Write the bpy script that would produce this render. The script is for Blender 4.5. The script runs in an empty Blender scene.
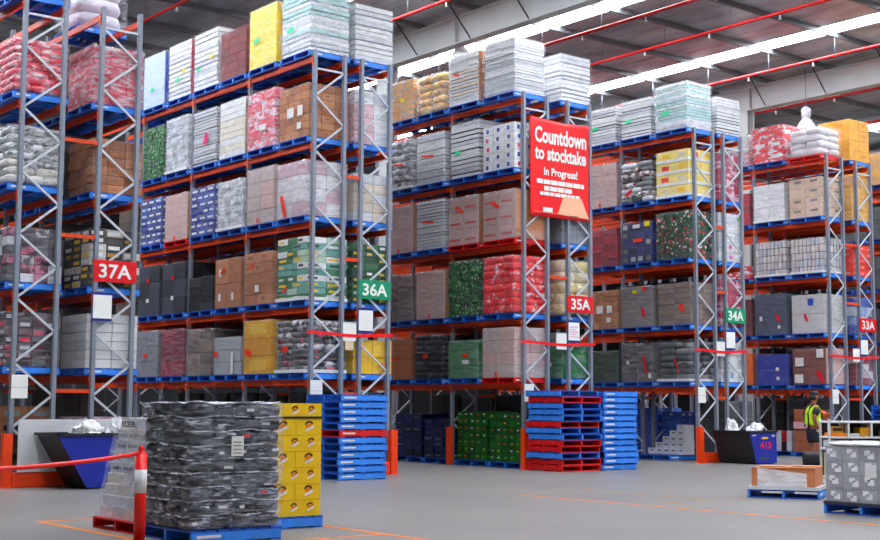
import bpy, bmesh, math, random
from mathutils import Vector, Matrix, noise as mnoise
S = bpy.context.scene
COL = S.collection
R = random.Random(11)
PI = math.pi

# ---------------------------------------------------------------- materials
def lin(c):
    out = []
    g = .3 * c[0] + .59 * c[1] + .11 * c[2]
    for v in c[:3]:
        v = max(0.0, min(255.0, g + (v - g) * 1.2)) / 255.0        # richer pigments
        v = v ** 1.12
        out.append(v / 12.92 if v <= 0.04045 else ((v + 0.055) / 1.055) ** 2.4)
    return (out[0], out[1], out[2], 1.0)
MATS = {}
def newmat(name):
    m = bpy.data.materials.new(name); m.use_nodes = True
    nt = m.node_tree
    return m, nt, nt.nodes['Principled BSDF']
def mat(rgb, rough=.55, var=.10, scale=6.0, metal=0.0, bump=0.0, stretch=(1, 1, 1)):
    """plain coloured surface with a slight procedural unevenness of its own"""
    key = ('m', rgb, rough, var, scale, metal, bump, stretch)
    if key in MATS: return MATS[key]
    m, nt, b = newmat('surface_%d' % len(MATS))
    b.inputs['Roughness'].default_value = rough
    b.inputs['Metallic'].default_value = metal
    tc = nt.nodes.new('ShaderNodeTexCoord'); mp = nt.nodes.new('ShaderNodeMapping')
    mp.inputs['Scale'].default_value = stretch
    nz = nt.nodes.new('ShaderNodeTexNoise'); nz.inputs['Scale'].default_value = scale; nz.inputs['Detail'].default_value = 4
    rp = nt.nodes.new('ShaderNodeValToRGB')
    c = lin(rgb)
    rp.color_ramp.elements[0].position = .3; rp.color_ramp.elements[1].position = .7
    rp.color_ramp.elements[0].color = tuple(x * (1 - var) for x in c[:3]) + (1,)
    rp.color_ramp.elements[1].color = tuple(min(1, x * (1 + var)) for x in c[:3]) + (1,)
    nt.links.new(tc.outputs['Object'], mp.inputs['Vector']); nt.links.new(mp.outputs['Vector'], nz.inputs['Vector'])
    nt.links.new(nz.outputs['Fac'], rp.inputs['Fac']); nt.links.new(rp.outputs['Color'], b.inputs['Base Color'])
    if bump:
        bp = nt.nodes.new('ShaderNodeBump'); bp.inputs['Strength'].default_value = bump; bp.inputs['Distance'].default_value = .02
        nt.links.new(nz.outputs['Fac'], bp.inputs['Height']); nt.links.new(bp.outputs['Normal'], b.inputs['Normal'])
    MATS[key] = m
    return m
def mottle(a, b_, scale=9.0, stretch=(1, 1, 1), lo=.45, hi=.55, rough=.45, bump=.25):
    """two colours broken into each other: printed bags, labels, crumpled packs"""
    key = ('t', a, b_, scale, stretch, lo, hi, rough)
    if key in MATS: return MATS[key]
    m, nt, b = newmat('mottled_%d' % len(MATS))
    b.inputs['Roughness'].default_value = rough
    tc = nt.nodes.new('ShaderNodeTexCoord'); mp = nt.nodes.new('ShaderNodeMapping'); mp.inputs['Scale'].default_value = stretch
    nz = nt.nodes.new('ShaderNodeTexNoise'); nz.inputs['Scale'].default_value = scale; nz.inputs['Detail'].default_value = 5; nz.inputs['Roughness'].default_value = .65
    rp = nt.nodes.new('ShaderNodeValToRGB')
    rp.color_ramp.elements[0].position = lo; rp.color_ramp.elements[1].position = hi
    rp.color_ramp.elements[0].color = lin(a); rp.color_ramp.elements[1].color = lin(b_)
    bp = nt.nodes.new('ShaderNodeBump'); bp.inputs['Strength'].default_value = bump; bp.inputs['Distance'].default_value = .03
    nt.links.new(tc.outputs['Object'], mp.inputs['Vector']); nt.links.new(mp.outputs['Vector'], nz.inputs['Vector'])
    nt.links.new(nz.outputs['Fac'], rp.inputs['Fac']); nt.links.new(rp.outputs['Color'], b.inputs['Base Color'])
    nt.links.new(nz.outputs['Fac'], bp.inputs['Height']); nt.links.new(bp.outputs['Normal'], b.inputs['Normal'])
    MATS[key] = m
    return m
def speckle(cols, scale=16.0, rough=.4):
    """small printed packets: cells of several colours"""
    key = ('s', tuple(cols), scale)
    if key in MATS: return MATS[key]
    m, nt, b = newmat('speckled_%d' % len(MATS))
    b.inputs['Roughness'].default_value = rough
    tc = nt.nodes.new('ShaderNodeTexCoord'); vo = nt.nodes.new('ShaderNodeTexVoronoi'); vo.inputs['Scale'].default_value = scale
    sp = nt.nodes.new('ShaderNodeSeparateColor'); rp = nt.nodes.new('ShaderNodeValToRGB'); rp.color_ramp.interpolation = 'CONSTANT'
    n = len(cols)
    while len(rp.color_ramp.elements) < n: rp.color_ramp.elements.new(.5)
    tot = sum(w for _, w in cols); acc = 0
    for e, (c, w) in zip(rp.color_ramp.elements, cols):
        e.position = acc / tot; e.color = lin(c); acc += w
    nt.links.new(tc.outputs['Object'], vo.inputs['Vector']); nt.links.new(vo.outputs['Color'], sp.inputs['Color'])
    nt.links.new(sp.outputs['Red'], rp.inputs['Fac']); nt.links.new(rp.outputs['Color'], b.inputs['Base Color'])
    MATS[key] = m
    return m
def film(lo=.03, hi=.42, tint=(238, 240, 244), stretch=(2.2, 2.2, 9)):
    """clear stretch wrap: thin, glossy, whitish where the layers bunch up"""
    key = ('f', lo, hi, tint, stretch)
    if key in MATS: return MATS[key]
    m, nt, b = newmat('stretch_film_%d' % len(MATS))
    b.inputs['Base Color'].default_value = lin(tint); b.inputs['Roughness'].default_value = .22
    tr = nt.nodes.new('ShaderNodeBsdfTransparent'); mx = nt.nodes.new('ShaderNodeMixShader')
    tc = nt.nodes.new('ShaderNodeTexCoord'); mp = nt.nodes.new('ShaderNodeMapping'); mp.inputs['Scale'].default_value = stretch
    nz = nt.nodes.new('ShaderNodeTexNoise'); nz.inputs['Scale'].default_value = 1.6; nz.inputs['Detail'].default_value = 4; nz.inputs['Distortion'].default_value = .6
    mr = nt.nodes.new('ShaderNodeMapRange'); mr.inputs['From Min'].default_value = .38; mr.inputs['From Max'].default_value = .68
    mr.inputs['To Min'].default_value = lo; mr.inputs['To Max'].default_value = hi
    bp = nt.nodes.new('ShaderNodeBump'); bp.inputs['Strength'].default_value = .35; bp.inputs['Distance'].default_value = .03
    nt.links.new(tc.outputs['Object'], mp.inputs['Vector']); nt.links.new(mp.outputs['Vector'], nz.inputs['Vector'])
    nt.links.new(nz.outputs['Fac'], mr.inputs['Value']); nt.links.new(mr.outputs['Result'], mx.inputs['Fac'])
    nt.links.new(nz.outputs['Fac'], bp.inputs['Height']); nt.links.new(bp.outputs['Normal'], b.inputs['Normal'])
    nt.links.new(tr.outputs['BSDF'], mx.inputs[1]); nt.links.new(b.outputs['BSDF'], mx.inputs[2])
    nt.links.new(mx.outputs['Shader'], nt.nodes['Material Output'].inputs['Surface'])
    MATS[key] = m
    return m
def glow(rgb, strength):
    m = bpy.data.materials.new('lit_panel'); m.use_nodes = True
    nt = m.node_tree; nt.nodes.clear()
    e = nt.nodes.new('ShaderNodeEmission'); e.inputs['Color'].default_value = lin(rgb); e.inputs['Strength'].default_value = strength
    o = nt.nodes.new('ShaderNodeOutputMaterial'); nt.links.new(e.outputs['Emission'], o.inputs['Surface'])
    return m

STEEL = mat((146, 151, 161), .4, .06, 14, .15)
BRACE = mat((206, 209, 214), .4, .05, 14, .1)
ORANGE = mat((212, 86, 30), .42, .08, 9)
GUARD = mat((238, 84, 14), .45, .08, 9)
BLUE = mat((30, 90, 172), .5, .16, 7)
BLUE_LIGHT = mat((76, 146, 226), .5, .16, 7)
REDP = mat((200, 24, 30), .5, .16, 7)
WHITE = mat((232, 232, 230), .5, .04)
PAPER = mat((244, 243, 238), .6, .03)
BLACK = mat((18, 18, 20), .55, .2)
RED = mat((226, 16, 28), .45, .05)
SIGNRED = mat((206, 14, 32), .4, .04)
SIGNGREEN = mat((0, 148, 112), .4, .04)
BROWN = mat((176, 122, 86), .75, .1)
STK_O = mat((250, 70, 30), .5, .04)
STK_G = mat((60, 220, 160), .5, .04)
STK_Y = mat((236, 220, 40), .5, .04)
STK_P = mat((236, 60, 130), .5, .04)
LABELW = mat((236, 232, 228), .55, .04)

# ---------------------------------------------------------------- mesh building
class MB:
    def __init__(self): self.v = []; self.f = []; self.mi = []; self.sm = []; self.mats = []
    def idx(self, m):
        if m not in self.mats: self.mats.append(m)
        return self.mats.index(m)
    def add(self, verts, faces, m, smooth=False):
        o = len(self.v); i = self.idx(m)
        self.v += [tuple(p) for p in verts]
        for f in faces: self.f.append([o + k for k in f]); self.mi.append(i); self.sm.append(smooth)
    def box(self, x0, x1, y0, y1, z0, z1, m, M=None):
        vs = [Vector(p) for p in ((x0, y0, z0), (x1, y0, z0), (x1, y1, z0), (x0, y1, z0), (x0, y0, z1), (x1, y0, z1), (x1, y1, z1), (x0, y1, z1))]
        if M is not None: vs = [M @ p for p in vs]
        self.add(vs, [(0, 3, 2, 1), (4, 5, 6, 7), (0, 1, 5, 4), (1, 2, 6, 5), (2, 3, 7, 6), (3, 0, 4, 7)], m)
    def cbox(self, c, s, m, M=None):
        self.box(c[0] - s[0] / 2, c[0] + s[0] / 2, c[1] - s[1] / 2, c[1] + s[1] / 2, c[2] - s[2] / 2, c[2] + s[2] / 2, m, M)
    def tube(self, pts, r, m, n=8, cap=True):
        pts = [Vector(p) for p in pts]; rs = r if isinstance(r, (list, tuple)) else [r] * len(pts)
        rings = []
        for i, p in enumerate(pts):
            d = (pts[min(i + 1, len(pts) - 1)] - pts[max(i - 1, 0)]).normalized()
            u = d.cross(Vector((0, 0, 1)) if abs(d.z) < .95 else Vector((1, 0, 0))).normalized(); w = d.cross(u)
            rings.append([p + (u * math.cos(2 * PI * k / n) + w * math.sin(2 * PI * k / n)) * rs[i] for k in range(n)])
        vs = [q for r_ in rings for q in r_]; fs = []
        for i in range(len(rings) - 1):
            for k in range(n):
                a = i * n + k; b = i * n + (k + 1) % n
                fs.append((a, b, b + n, a + n))
        if cap: fs += [tuple(range(n))[::-1], tuple((len(rings) - 1) * n + k for k in range(n))]
        self.add(vs, fs, m, True)
    def bar(self, p0, p1, w, t, m):
        """flat bar from p0 to p1: w in the vertical plane, t along Y"""
        p0 = Vector(p0); p1 = Vector(p1); d = (p1 - p0); L = d.length; d.normalize()
        y = Vector((0, 1, 0)); n = d.cross(y).normalized()
        vs = []
        for s in (0, 1):
            for a, b in ((-1, -1), (1, -1), (1, 1), (-1, 1)):
                vs.append(p0 + d * L * s + n * w / 2 * a + y * t / 2 * b)
        self.add(vs, [(0, 3, 2, 1), (4, 5, 6, 7), (0, 1, 5, 4), (1, 2, 6, 5), (2, 3, 7, 6), (3, 0, 4, 7)], m)
    def pillow(self, c, s, m, e=.45, M=None, nu=10, nv=6):
        vs = []; fs = []
        sg = lambda x, p: math.copysign(abs(x) ** p, x)
        for j in range(nv + 1):
            la = -PI / 2 + PI * j / nv
            for i in range(nu):
                lo = 2 * PI * (i + .5) / nu
                p = Vector((s[0] / 2 * sg(math.cos(la), e) * sg(math.cos(lo), e), s[1] / 2 * sg(math.cos(la), e) * sg(math.sin(lo), e), s[2] / 2 * sg(math.sin(la), .75)))
                if M is not None: p = M @ p
                vs.append(p + Vector(c))
        for j in range(nv):
            for i in range(nu):
                a = j * nu + i; b = j * nu + (i + 1) % nu
                fs.append((a, b, b + nu, a + nu))
        self.add(vs, fs, m, True)
    def mesh(self, name):
        me = bpy.data.meshes.new(name); me.from_pydata(self.v, [], self.f)
        for m in self.mats: me.materials.append(m)
        me.polygons.foreach_set('material_index', self.mi); me.polygons.foreach_set('use_smooth', self.sm)
        me.update(); return me
    def build(self, name, parent=None, loc=None):
        return link(name, self.mesh(name), parent, loc)
def link(name, data, parent=None, loc=None, rotz=None):
    o = bpy.data.objects.new(name, data); COL.objects.link(o)
    if parent is not None: o.parent = parent
    if loc is not None: o.location = loc
    if rotz is not None: o.rotation_euler = (0, 0, rotz)
    return o
def tag(o, label, cat, group=None):
    o['label'] = label; o['category'] = cat
    if group: o['group'] = group
    return o
def thing(name, label, cat, loc=(0, 0, 0), rotz=0, group=None):
    o = link(name, None, None, loc, rotz); o.empty_display_size = .2
    return tag(o, label, cat, group)
def struct(o): o['kind'] = 'structure'; return o
def bevel(o, w=.006, n=2):
    b = o.modifiers.new('bevel', 'BEVEL'); b.width = w; b.segments = n; b.limit_method = 'ANGLE'; return o
def text_mesh(body, height, width, m, bold=.0, depth=.004, spacing=1.0):
    """lettering as mesh in the XZ plane facing -Y, scaled to a width x height box with its lower left corner at 0"""
    cu = bpy.data.curves.new('lettering', 'FONT'); cu.body = body; cu.size = 1; cu.offset = bold; cu.space_character = spacing; cu.extrude = .01; cu.resolution_u = 3
    ob = bpy.data.objects.new('lettering', cu); COL.objects.link(ob)
    dg = bpy.context.evaluated_depsgraph_get(); dg.update()
    me = bpy.data.meshes.new_from_object(ob.evaluated_get(dg))
    bpy.data.objects.remove(ob)
    xs = [v.co.x for v in me.vertices]; ys = [v.co.y for v in me.vertices]
    x0, x1, y0, y1 = min(xs), max(xs), min(ys), max(ys)
    for v in me.vertices:
        x = (v.co.x - x0) / (x1 - x0) * width; z = (v.co.y - y0) / (y1 - y0) * height
        v.co = (x, -depth if v.co.z > 0 else 0, z)
    me.materials.clear(); me.materials.append(m)
    return me

# ---------------------------------------------------------------- camera, world, view
F, PITCH, YAW, CX, CY, CZ, ROLL = 1321.5068, .1007, .6746, -15.2036, -23.3355, 1.5253, .0054
cam = bpy.data.cameras.new('camera'); co = bpy.data.objects.new('camera', cam); COL.objects.link(co)
cam.sensor_fit = 'HORIZONTAL'; cam.sensor_width = 36; cam.lens = F / 880 * 36; cam.clip_end = 300
fw = Vector((math.cos(PITCH) * math.sin(YAW), math.cos(PITCH) * math.cos(YAW), math.sin(PITCH)))
rt = Vector((math.cos(YAW), -math.sin(YAW), 0)); up = rt.cross(fw)
rt, up = rt * math.cos(ROLL) + up * math.sin(ROLL), up * math.cos(ROLL) - rt * math.sin(ROLL)
co.matrix_world = Matrix(((rt.x, up.x, -fw.x, CX), (rt.y, up.y, -fw.y, CY), (rt.z, up.z, -fw.z, CZ), (0, 0, 0, 1)))
S.camera = co
w = bpy.data.worlds.new('daylight'); S.world = w; w.use_nodes = True
bg = w.node_tree.nodes['Background']; bg.inputs['Color'].default_value = (.86, .93, 1, 1); bg.inputs['Strength'].default_value = .28
S.view_settings.view_transform = 'Standard'; S.view_settings.look = 'None'; S.view_settings.gamma = 1; S.view_settings.exposure = -0.12
S.cycles.transparent_max_bounces = 14; S.cycles.sample_clamp_indirect = 6; S.cycles.max_bounces = 8

# ---------------------------------------------------------------- setting
def floor_mat():
    m, nt, b = newmat('sealed_concrete')
    tc = nt.nodes.new('ShaderNodeTexCoord')
    n1 = nt.nodes.new('ShaderNodeTexNoise'); n1.inputs['Scale'].default_value = .35; n1.inputs['Detail'].default_value = 6
    n2 = nt.nodes.new('ShaderNodeTexNoise'); n2.inputs['Scale'].default_value = 14; n2.inputs['Detail'].default_value = 3
    mx = nt.nodes.new('ShaderNodeMix'); mx.data_type = 'FLOAT'; mx.inputs[0].default_value = .3
    rp = nt.nodes.new('ShaderNodeValToRGB'); rp.color_ramp.elements[0].position = .35; rp.color_ramp.elements[1].position = .65
    rp.color_ramp.elements[0].color = lin((126, 123, 120)); rp.color_ramp.elements[1].color = lin((141, 138, 134))
    nt.links.new(tc.outputs['Object'], n1.inputs['Vector']); nt.links.new(tc.outputs['Object'], n2.inputs['Vector'])
    nt.links.new(n1.outputs['Fac'], mx.inputs[2]); nt.links.new(n2.outputs['Fac'], mx.inputs[3]); nt.links.new(mx.outputs[0], rp.inputs['Fac'])
    nt.links.new(rp.outputs['Color'], b.inputs['Base Color']); b.inputs['Roughness'].default_value = .42
    return m
mb = MB(); mb.box(-45, 66, -45, 52, -.2, 0, floor_mat()); struct(mb.build('floor'))
WALL = mat((96, 98, 100), .7, .05, .5)
mb = MB(); mb.box(-45, 66, 52, 52.3, 0, 13.2, WALL); struct(mb.build('wall_back'))
mb = MB(); mb.box(66, 66.3, -45, 52, 0, 13.2, WALL); struct(mb.build('wall_right'))
ROOFM = mottle((140, 147, 152), (214, 221, 226), .8, (1.0, .35, 1), .36, .66, .3, .5)     # foil-faced roof blanket
for n_ in ROOFM.node_tree.nodes:
    if n_.type == 'BSDF_PRINCIPLED': n_.inputs['Metallic'].default_value = .2
    if n_.type == 'BUMP': n_.inputs['Distance'].default_value = .12
RZ = 13.05
SKY = [(-9.1, 1.1), (-2.1, .58), (5.5, .85), (11.95, .8), (19.0, .85), (25.2, .9), (32.6, 1.1)]  # first two strips lie out of view, kept to light the aisles
SKYSTART = -27
mb = MB()
xs = [-45] + [e for x, w_ in SKY for e in (x - w_ / 2, x + w_ / 2)] + [66]
for i in range(0, len(xs), 2):
    a, b = xs[i], xs[i + 1]
    mb.box(a, b, -45, 52, RZ, RZ + .05, ROOFM)
    n = int((b - a) / 1.15)
    for k in range(1, n):                                   # the ribs of the roof sheeting
        x = a + (b - a) * k / n
        mb.box(x - .03, x + .03, -45, 52, RZ - .012, RZ, ROOFM)
mb.box(-45, 66, -45, SKYSTART, RZ + .051, RZ + .09, ROOFM)
for x, w_ in SKY:
    mb.box(x - w_ / 2, x + w_ / 2, -45, -24.6, RZ, RZ + .05, ROOFM); mb.box(x - w_ / 2, x + w_ / 2, 22.8, 52, RZ, RZ + .05, ROOFM)
struct(mb.build('ceiling'))
SKYM = glow((240, 245, 255), 30.0)
PUR = [.3 + 2.5 * n for n in range(-17, 20)]
for n, (x, w_) in enumerate(SKY):
    mb = MB()
    for k in range(len(PUR) - 1):
        if PUR[k] < SKYSTART or PUR[k] > 22: continue
        mb.box(x - w_ / 2 + .01, x + w_ / 2 - .01, PUR[k] + .05, PUR[k + 1] - .05, RZ + .01, RZ + .03, SKYM)
    struct(mb.build('window_%d' % (n + 1)))
PURM = mat((126, 128, 130), .45, .08, 4, .3)
for n, y in enumerate(PUR):
    mb = MB(); mb.box(-45, 66, y - .03, y + .03, RZ - .15, RZ - .012, PURM); mb.box(-45, 66, y - .03, y + .05, RZ - .162, RZ - .15, PURM)
    struct(mb.build('trim_%d' % (n + 1)))
GIRD = mat((196, 197, 196), .6, .06, 1.2)
TN = len(PUR)
for gx in (-4.7, 8.9, 22.5, 36.1):
    TN += 1; mb = MB()
    mb.box(gx - .02, gx + .02, -45, 52, 12.03, 12.8, GIRD); mb.box(gx - .16, gx + .16, -45, 52, 12.0, 12.03, GIRD); mb.box(gx - .16, gx + .16, -45, 52, 12.8, 12.83, GIRD)
    for y in (-30, -18, -6, 6, 9.5, 18, 30): mb.box(gx - .15, gx + .15, y - .02, y + .02, 12.03, 12.8, GIRD)
    struct(mb.build('trim_%d' % TN))
    for y in PUR[14:26]:                                   # fly braces from the girder to the purlins
        TN += 1; mb = MB(); mb.tube([(gx - .12, y, 12.04), (gx - .95, y, RZ - .12)], .022, BLACK, 6); struct(mb.build('trim_%d' % TN))
for gx, gy in ((22.5, 6.35), (8.9, 9.5), (22.5, 30)):
    TN += 1; mb = MB()
    mb.box(gx - .2, gx - .17, gy - .3, gy + .3, 0, 12, GIRD); mb.box(gx + .17, gx + .2, gy - .3, gy + .3, 0, 12, GIRD); mb.box(gx - .17, gx + .17, gy - .02, gy + .02, 0, 12, GIRD)
    struct(mb.build('trim_%d' % TN))
LINE = mat((226, 140, 34), .5, .2, 9)
LINE_OLD = mat((180, 152, 118), .5, .2, 9)
for (x0, x1, y0, y1, m) in ((-8.56, -8.47, -14, -6.85, LINE), (-8.56, -5.85, -6.85, -6.76, LINE), (-5.94, -5.85, -14, -6.85, LINE), (-8.47, -5.94, -10.72, -10.64, LINE),
                            (-.08, 0, -18, -6.6, LINE), (1.7, 1.78, -9.2, -6.3, LINE_OLD), (.4, 2.75, -9.3, -9.22, LINE_OLD), (0, 4.2, -12.2, -12.12, LINE_OLD), (0, 1.7, -6.6, -6.53, LINE_OLD)):
    TN += 1; mb = MB(); mb.box(x0, x1, y0, y1, 0.0, .003, m); struct(mb.build('trim_%d' % TN))

# ---------------------------------------------------------------- racks
L = 2.68; D = .7684; PT = 9.06
LV = [1.9518, 3.4835, 5.2869, 6.9987, 8.8709]
RACKX = {37: -6.3335, 36: 0.0, 35: 5.998, 34: 12.3663, 33: 18.3975, 32: 24.6}
RACKY = {37: .0265, 36: 0, 35: -.0313, 34: .0794, 33: .0867, 32: 0}
GAP = {37: .7454, 36: .4607, 35: .699, 34: .4406, 33: .7365, 32: .5}
NB = {37: 2, 36: 4, 35: 3, 34: 3, 33: 3, 32: 3}
RLAB = {37: 'grey steel pallet rack with orange beams carrying the red 37A sign', 36: 'grey steel pallet rack with orange beams carrying the green 36A sign',
        35: 'grey steel pallet rack with orange beams carrying the 35A sign and red banner', 34: 'grey steel pallet rack with orange beams carrying the green 34A sign',
        33: 'grey steel pallet rack with orange beams carrying the red 33A sign', 32: 'grey pallet rack at the right edge, behind the red 33A sign'}
RN = {37: 'rack 37A', 36: 'rack 36A', 35: 'rack 35A', 34: 'rack 34A', 33: 'rack 33A', 32: 'the rightmost rack'}
def post_mesh():
    mb = MB(); h = PT; w_, d_, t = .095, .075, .012
    # channel with returned lips, the open side to the frame's inside
    prof = [(-d_ / 2, -w_ / 2), (d_ / 2, -w_ / 2), (d_ / 2, -w_ / 2 + .022), (d_ / 2 - t, -w_ / 2 + .022), (d_ / 2 - t, -w_ / 2 + t), (-d_ / 2 + t, -w_ / 2 + t), (-d_ / 2 + t, -.018), (-d_ / 2, -.018),
            (-d_ / 2, .018), (-d_ / 2 + t, .018), (-d_ / 2 + t, w_ / 2 - t), (d_ / 2 - t, w_ / 2 - t), (d_ / 2 - t, w_ / 2 - .022), (d_ / 2, w_ / 2 - .022), (d_ / 2, w_ / 2), (-d_ / 2, w_ / 2)]
    prof = [(-d_ / 2, -w_ / 2), (d_ / 2, -w_ / 2), (d_ / 2, w_ / 2), (-d_ / 2, w_ / 2), (-d_ / 2, .02), (-d_ / 2 + .012, .014), (-d_ / 2 + .012, -.014), (-d_ / 2, -.02)]
    n = len(prof)
    vs = [(x, y, 0) for x, y in prof] + [(x, y, h) for x, y in prof]
    fs = [(i, (i + 1) % n, (i + 1) % n + n, i + n) for i in range(n)] + [tuple(range(n))[::-1], tuple(range(n, 2 * n))]
    mb.add(vs, fs, STEEL); mb.box(-.07, .07, -.07, .07, 0, .012, STEEL)
    return mb.mesh('post')
POST = post_mesh()
def beam_mesh(side):
    mb = MB(); a, b = .05, L - .05
    mb.box(-.025, .025, a, b, -.06, .06, ORANGE); mb.box(-.028, -.025, a, b, .025, .045, ORANGE); mb.box(-.028, -.025, a, b, -.045, -.025, ORANGE)
    return mb.mesh('beam')
def plate_mesh(side, y0, y1):                               # hooked end plate wrapped on the face of the post
    mb = MB(); x = -.052 * side
    mb.box(min(x, x + .012 * side), max(x, x + .012 * side), y0, y1, -.15, .058, ORANGE); mb.box(min(x - .006 * side, x), max(x - .006 * side, x), y0 + .018, y0 + .032, -.02, .0, W_PIN)
    return mb.mesh('end_plate')
W_PIN = mat((236, 236, 232), .4, .03)
BEAM = {1: beam_mesh(1), -1: beam_mesh(-1)}
PLATE = {sd: (plate_mesh(sd, .0, .05), plate_mesh(sd, L - .05, L)) for sd in (1, -1)}
RAIL = {}
def offs(k): return [0, D, D + GAP[k], 2 * D + GAP[k]]
for k in RACKX:
    t = thing('pallet_rack', RLAB[k], 'rack', (RACKX[k], RACKY[k], 0), 0, 'double pallet racks standing in line')
    ox = offs(k)
    for n in range(NB[k] + 1):
        for x in ox: link('post', POST, t, (x, n * L, 0))
        for r in (0, 1):
            xa, xb = ox[2 * r] + .03, ox[2 * r + 1] - .03
            top = 8.66
            mb = MB(); mb.bar((xa, 0, top), (xb, 0, top), .04, .03, BRACE); mb.build('brace', t, (0, n * L, 0))
            mb = MB(); mb.bar((xa, 0, .22), (xb, 0, .22), .04, .03, BRACE); mb.build('brace', t, (0, n * L, 0))
            z = top - .02; side = 1 if (r == 0) else 0
            full = n == 0
            while z > .85:
                if full or z < 3.0:
                    p, q = ((xb, 0, z), (xa, 0, z - .56)) if side else ((xa, 0, z), (xb, 0, z - .56))
                    mb = MB(); mb.bar(p, q, .042, .028, BRACE); mb.build('brace', t, (0, n * L, 0))
                z -= .585; side ^= 1
        if n < 2:
            for z in (1.72, 4.6, 6.4):
                mb = MB(); mb.box(ox[1] + .04, ox[2] - .04, -.025, .025, z - .035, z + .035, ORANGE); mb.build('row_spacer', t, (0, n * L, 0))
    for n in range(NB[k]):
        for z in LV:
            for j, x in enumerate(ox):
                sd = 1 if j % 2 == 0 else -1; b = link('beam', BEAM[sd], t, (x, n * L, z))
                for pm in PLATE[sd]: link('end_plate', pm, b)
# end-of-row guards
def guard(k, x0, x1, label, cols=(0, 1), rail=True, zc=.95):
    t = thing('rack_guard', label, 'guard', (RACKX[k], RACKY[k] - .18, 0), 0, 'orange guards at the rack ends')
    for s, x in ((0, x0), (1, x1)):
        if s in cols:
            mb = MB(); mb.box(x - .085, x + .085, -.06, .07, .012, zc, GUARD); mb.box(x - .13, x + .13, -.1, .09, 0, .012, GUARD); bevel(mb.build('column', t), .02)
    if rail:
        mb = MB(); mb.box(min(x0, x1) + .1, max(x0, x1) - .1, -.05, .06, .0, .27, GUARD); bevel(mb.build('rail', t), .02)
    return t
for k in RACKX:
    if k == 32: continue
    guard(k, -.12, 2 * D + GAP[k] + .04, 'orange steel guard at the foot of %s' % RN[k])
# inner foot guards seen at the first inner post of 35A and 36A
for k, lab in ((35, 'orange sleeve on the inner post foot of rack 35A, by the green cartons'),):
    t = thing('post_protector', lab, 'guard', (RACKX[k] - .065, RACKY[k] + L, 0))
    mb = MB(); mb.box(-.06, .02, -.1, .1, .013, .95, GUARD); bevel(mb.build('sleeve', t), .02)

# ---------------------------------------------------------------- pallets
PW, PD, PH = 1.165, 1.06, .14          # along Y, along X, height
def pallet_meshes(m, ms):
    out = {}
    mb = MB(); n = 7
    for i in range(n):
        y = -PW / 2 + PW * i / (n - 1) * (1 - .11)
        mb.box(-PD / 2, PD / 2, y, y + PW * .11, PH - .02, PH, m) if False else None
    for i in range(n):
        x0 = -PD / 2 + (PD - .12) * i / (n - 1)
        mb.box(x0, x0 + .12, -PW / 2, PW / 2, PH - .022, PH, m)
    out['deck'] = mb.mesh('deck')
    for s, y in ((0, -PW / 2 + .02), (1, 0), (2, PW / 2 - .02)):
        mb = MB(); mb.box(-PD / 2, PD / 2, y - .02, y + .02, .02, PH - .022, ms)
        if s == 0:
            mb.box(-PD / 2 + .06, -PD / 2 + .34, y - .0215, y - .02, .06, .092, LABELW)
        if s == 2: pass
        out['bearer%d' % s] = mb.mesh('bearer')
    mb = MB()
    for i in range(3):
        x0 = -PD / 2 + (PD - .12) * i / 2
        mb.box(x0, x0 + .12, -PW / 2, PW / 2, 0, .02, m)
    out['base_board'] = mb.mesh('base_boards')
    return out
def single_pallet(m, ms):
    pm = pallet_meshes(m, ms); me = bmesh.new()
    res = bpy.data.meshes.new('pallet'); mats = []
    for d in pm.values():
        off = []
        for mm in d.materials:
            if mm not in mats: mats.append(mm)
            off.append(mats.index(mm))
        n0 = len(me.faces); me.from_mesh(d); me.faces.ensure_lookup_table()
        for f in me.faces[n0:]: f.material_index = off[f.material_index]
    me.to_mesh(res); me.free()
    for mm in mats: res.materials.append(mm)
    return res
PM = {'b': pallet_meshes(BLUE, BLUE_LIGHT), 'r': pallet_meshes(REDP, REDP)}
P1 = {'b': single_pallet(BLUE, BLUE_LIGHT), 'r': single_pallet(REDP, REDP)}
def rack_pallet(loc, col, label):
    o = link('pallet', P1[col], None, loc); return tag(o, label, 'pallet', 'pallets stored in the racks')
def floor_pallet(loc, col, label, rotz=0, group=None, sc=1.0):
    t = thing('pallet', label, 'pallet', loc, rotz, group)
    for nm in ('deck', 'bearer0', 'bearer1', 'bearer2', 'base_board'):
        link('bearer' if nm.startswith('bearer') else nm, PM[col][nm], t)
    if sc != 1.0: t.scale = (sc, sc, 1)
    return t

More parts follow.
